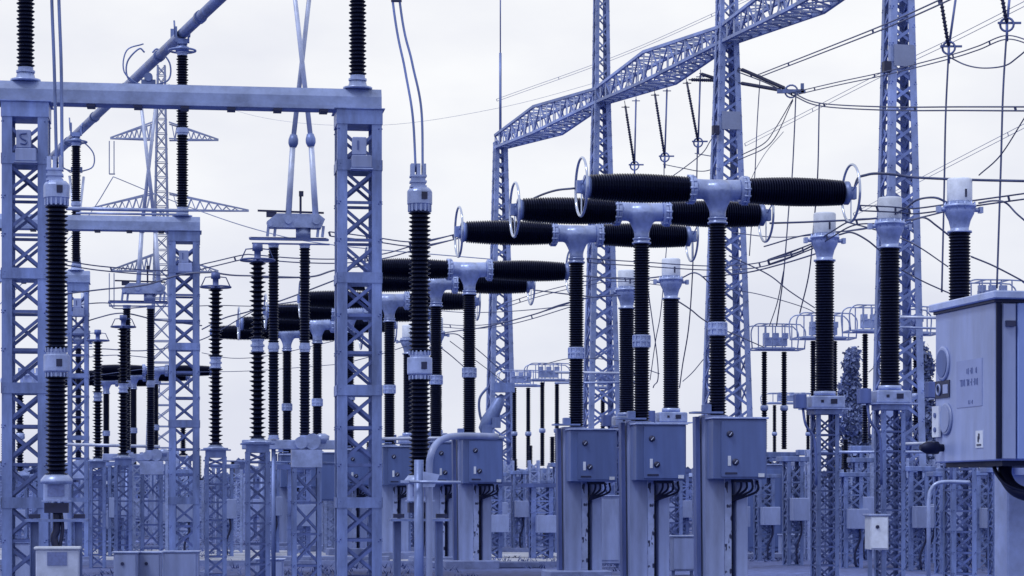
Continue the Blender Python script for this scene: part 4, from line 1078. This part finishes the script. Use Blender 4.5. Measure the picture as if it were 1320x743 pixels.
wire(((146,228,235),(120,270,235),(85,312,230),(-30,420,220)), .05, 'hair-thin wire descending left from the upper pylon arm', m='far')
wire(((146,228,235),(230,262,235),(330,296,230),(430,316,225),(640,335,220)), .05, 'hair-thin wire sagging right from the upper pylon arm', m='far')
# horizontal strain strings
def strain(a, b, Da, Db, label, r=.05):
    p, q = at(*a,Da), at(*b,Db); m = MB(); sheds(m, p.lerp(q,.08), p.lerp(q,.92), r*.7, r*1.25, .1, 10); m.cyl(p,q,.025,seg=6)
    tag(m.build('strain_insulator','dark'), label, 'insulator string')
strain((888,103),(926,104),82,80.9,'dark horizontal strain string left of the third tower below the truss')
strain((902,95),(927,103),82,80.9,'shorter sloping strain string left of the third tower')
strain((952,88),(1016,116),80,74,'upper dark strain string running right from the third tower')
strain((952,107),(1010,117),80,74,'lower dark strain string running right from the third tower')
m = MB(); c = at(1020,118,74)
m.box(c,(.9,.1,.12)); m.torus(c,(.2,1,0),.2,.03,14,6); m.box(c+Vector((.35,0,.1)),(.1,.1,.3))
tag(m.build('strain_yoke','steel'),'yoke clamp joining the strain strings with the conductors right of the third tower','clamp')

# ================================================================== LIGHT, SKY, CAMERA
w = bpy.data.worlds.new("World"); scene.world = w; w.use_nodes = True
nt = w.node_tree; bg = nt.nodes['Background']; out = nt.nodes['World Output']
sky = nt.nodes.new('ShaderNodeTexSky'); sky.sky_type = 'NISHITA'; sky.sun_disc = False
SE, SR = R(58), R(-60)
sky.sun_elevation = SE; sky.sun_rotation = SR
nt.links.new(sky.outputs['Color'], bg.inputs['Color']); bg.inputs['Strength'].default_value = 0.008
tc = nt.nodes.new('ShaderNodeTexCoord')
mp = nt.nodes.new('ShaderNodeMapping'); mp.inputs['Scale'].default_value = (1,1,2.2); mp.inputs['Location'].default_value = (.31,.2,.43)
nt.links.new(tc.outputs['Generated'], mp.inputs['Vector'])
n1 = nt.nodes.new('ShaderNodeTexNoise'); n1.inputs['Scale'].default_value = 7.5; n1.inputs['Detail'].default_value = 5; n1.inputs['Roughness'].default_value = .5
nt.links.new(mp.outputs['Vector'], n1.inputs['Vector'])
rc = nt.nodes.new('ShaderNodeValToRGB'); rc.color_ramp.elements[0].position = .33; rc.color_ramp.elements[1].position = .60
rc.color_ramp.elements[0].color = (.83,.84,.905,1); rc.color_ramp.elements[1].color = (.965,.968,.985,1)
nt.links.new(n1.outputs['Fac'], rc.inputs['Fac'])
sx = nt.nodes.new('ShaderNodeSeparateXYZ'); nt.links.new(tc.outputs['Generated'], sx.inputs['Vector'])
rg = nt.nodes.new('ShaderNodeValToRGB')
rg.color_ramp.elements[0].position = 0.0; rg.color_ramp.elements[0].color = (.765,.79,.90,1)
rg.color_ramp.elements[1].position = .16; rg.color_ramp.elements[1].color = (1,1,1,1)
nt.links.new(sx.outputs['Z'], rg.inputs['Fac'])
mx = nt.nodes.new('ShaderNodeMix'); mx.data_type = 'RGBA'; mx.blend_type = 'MULTIPLY'; mx.inputs[0].default_value = 1
nt.links.new(rc.outputs['Color'], mx.inputs[6]); nt.links.new(rg.outputs['Color'], mx.inputs[7])
bg2 = nt.nodes.new('ShaderNodeBackground'); bg2.inputs['Strength'].default_value = .97
nt.links.new(mx.outputs[2], bg2.inputs['Color'])
ad = nt.nodes.new('ShaderNodeAddShader'); nt.links.new(bg.outputs[0], ad.inputs[0]); nt.links.new(bg2.outputs[0], ad.inputs[1])
nt.links.new(ad.outputs[0], out.inputs['Surface'])
sl = bpy.data.lights.new('sun','SUN'); sl.energy = 1.5; sl.angle = R(12); sl.color = (1,.985,.97)
so = bpy.data.objects.new('sun', sl); COL.objects.link(so)
az = R(232)   # direction to the sun measured from +Y clockwise
dirv = Vector((math.sin(az)*math.cos(SE), math.cos(az)*math.cos(SE), math.sin(SE)))
so.rotation_euler = dirv.to_track_quat('Z','Y').to_euler(); sky.sun_rotation = az
cam = bpy.data.cameras.new('camera'); co = bpy.data.objects.new('camera', cam); COL.objects.link(co)
cam.sensor_fit = 'HORIZONTAL'; cam.sensor_width = 36; cam.lens = F/1320*36
cam.shift_y = (HY-371.5)/1320; cam.clip_end = 6000; cam.clip_start = .1
co.location = (0,0,EYE); co.rotation_euler = (R(90),0,0)
scene.camera = co
scene.view_settings.view_transform = 'Standard'; scene.view_settings.look = 'None'; scene.view_settings.exposure = 0
print('spots', len(spots), 'objects', len(bpy.data.objects))
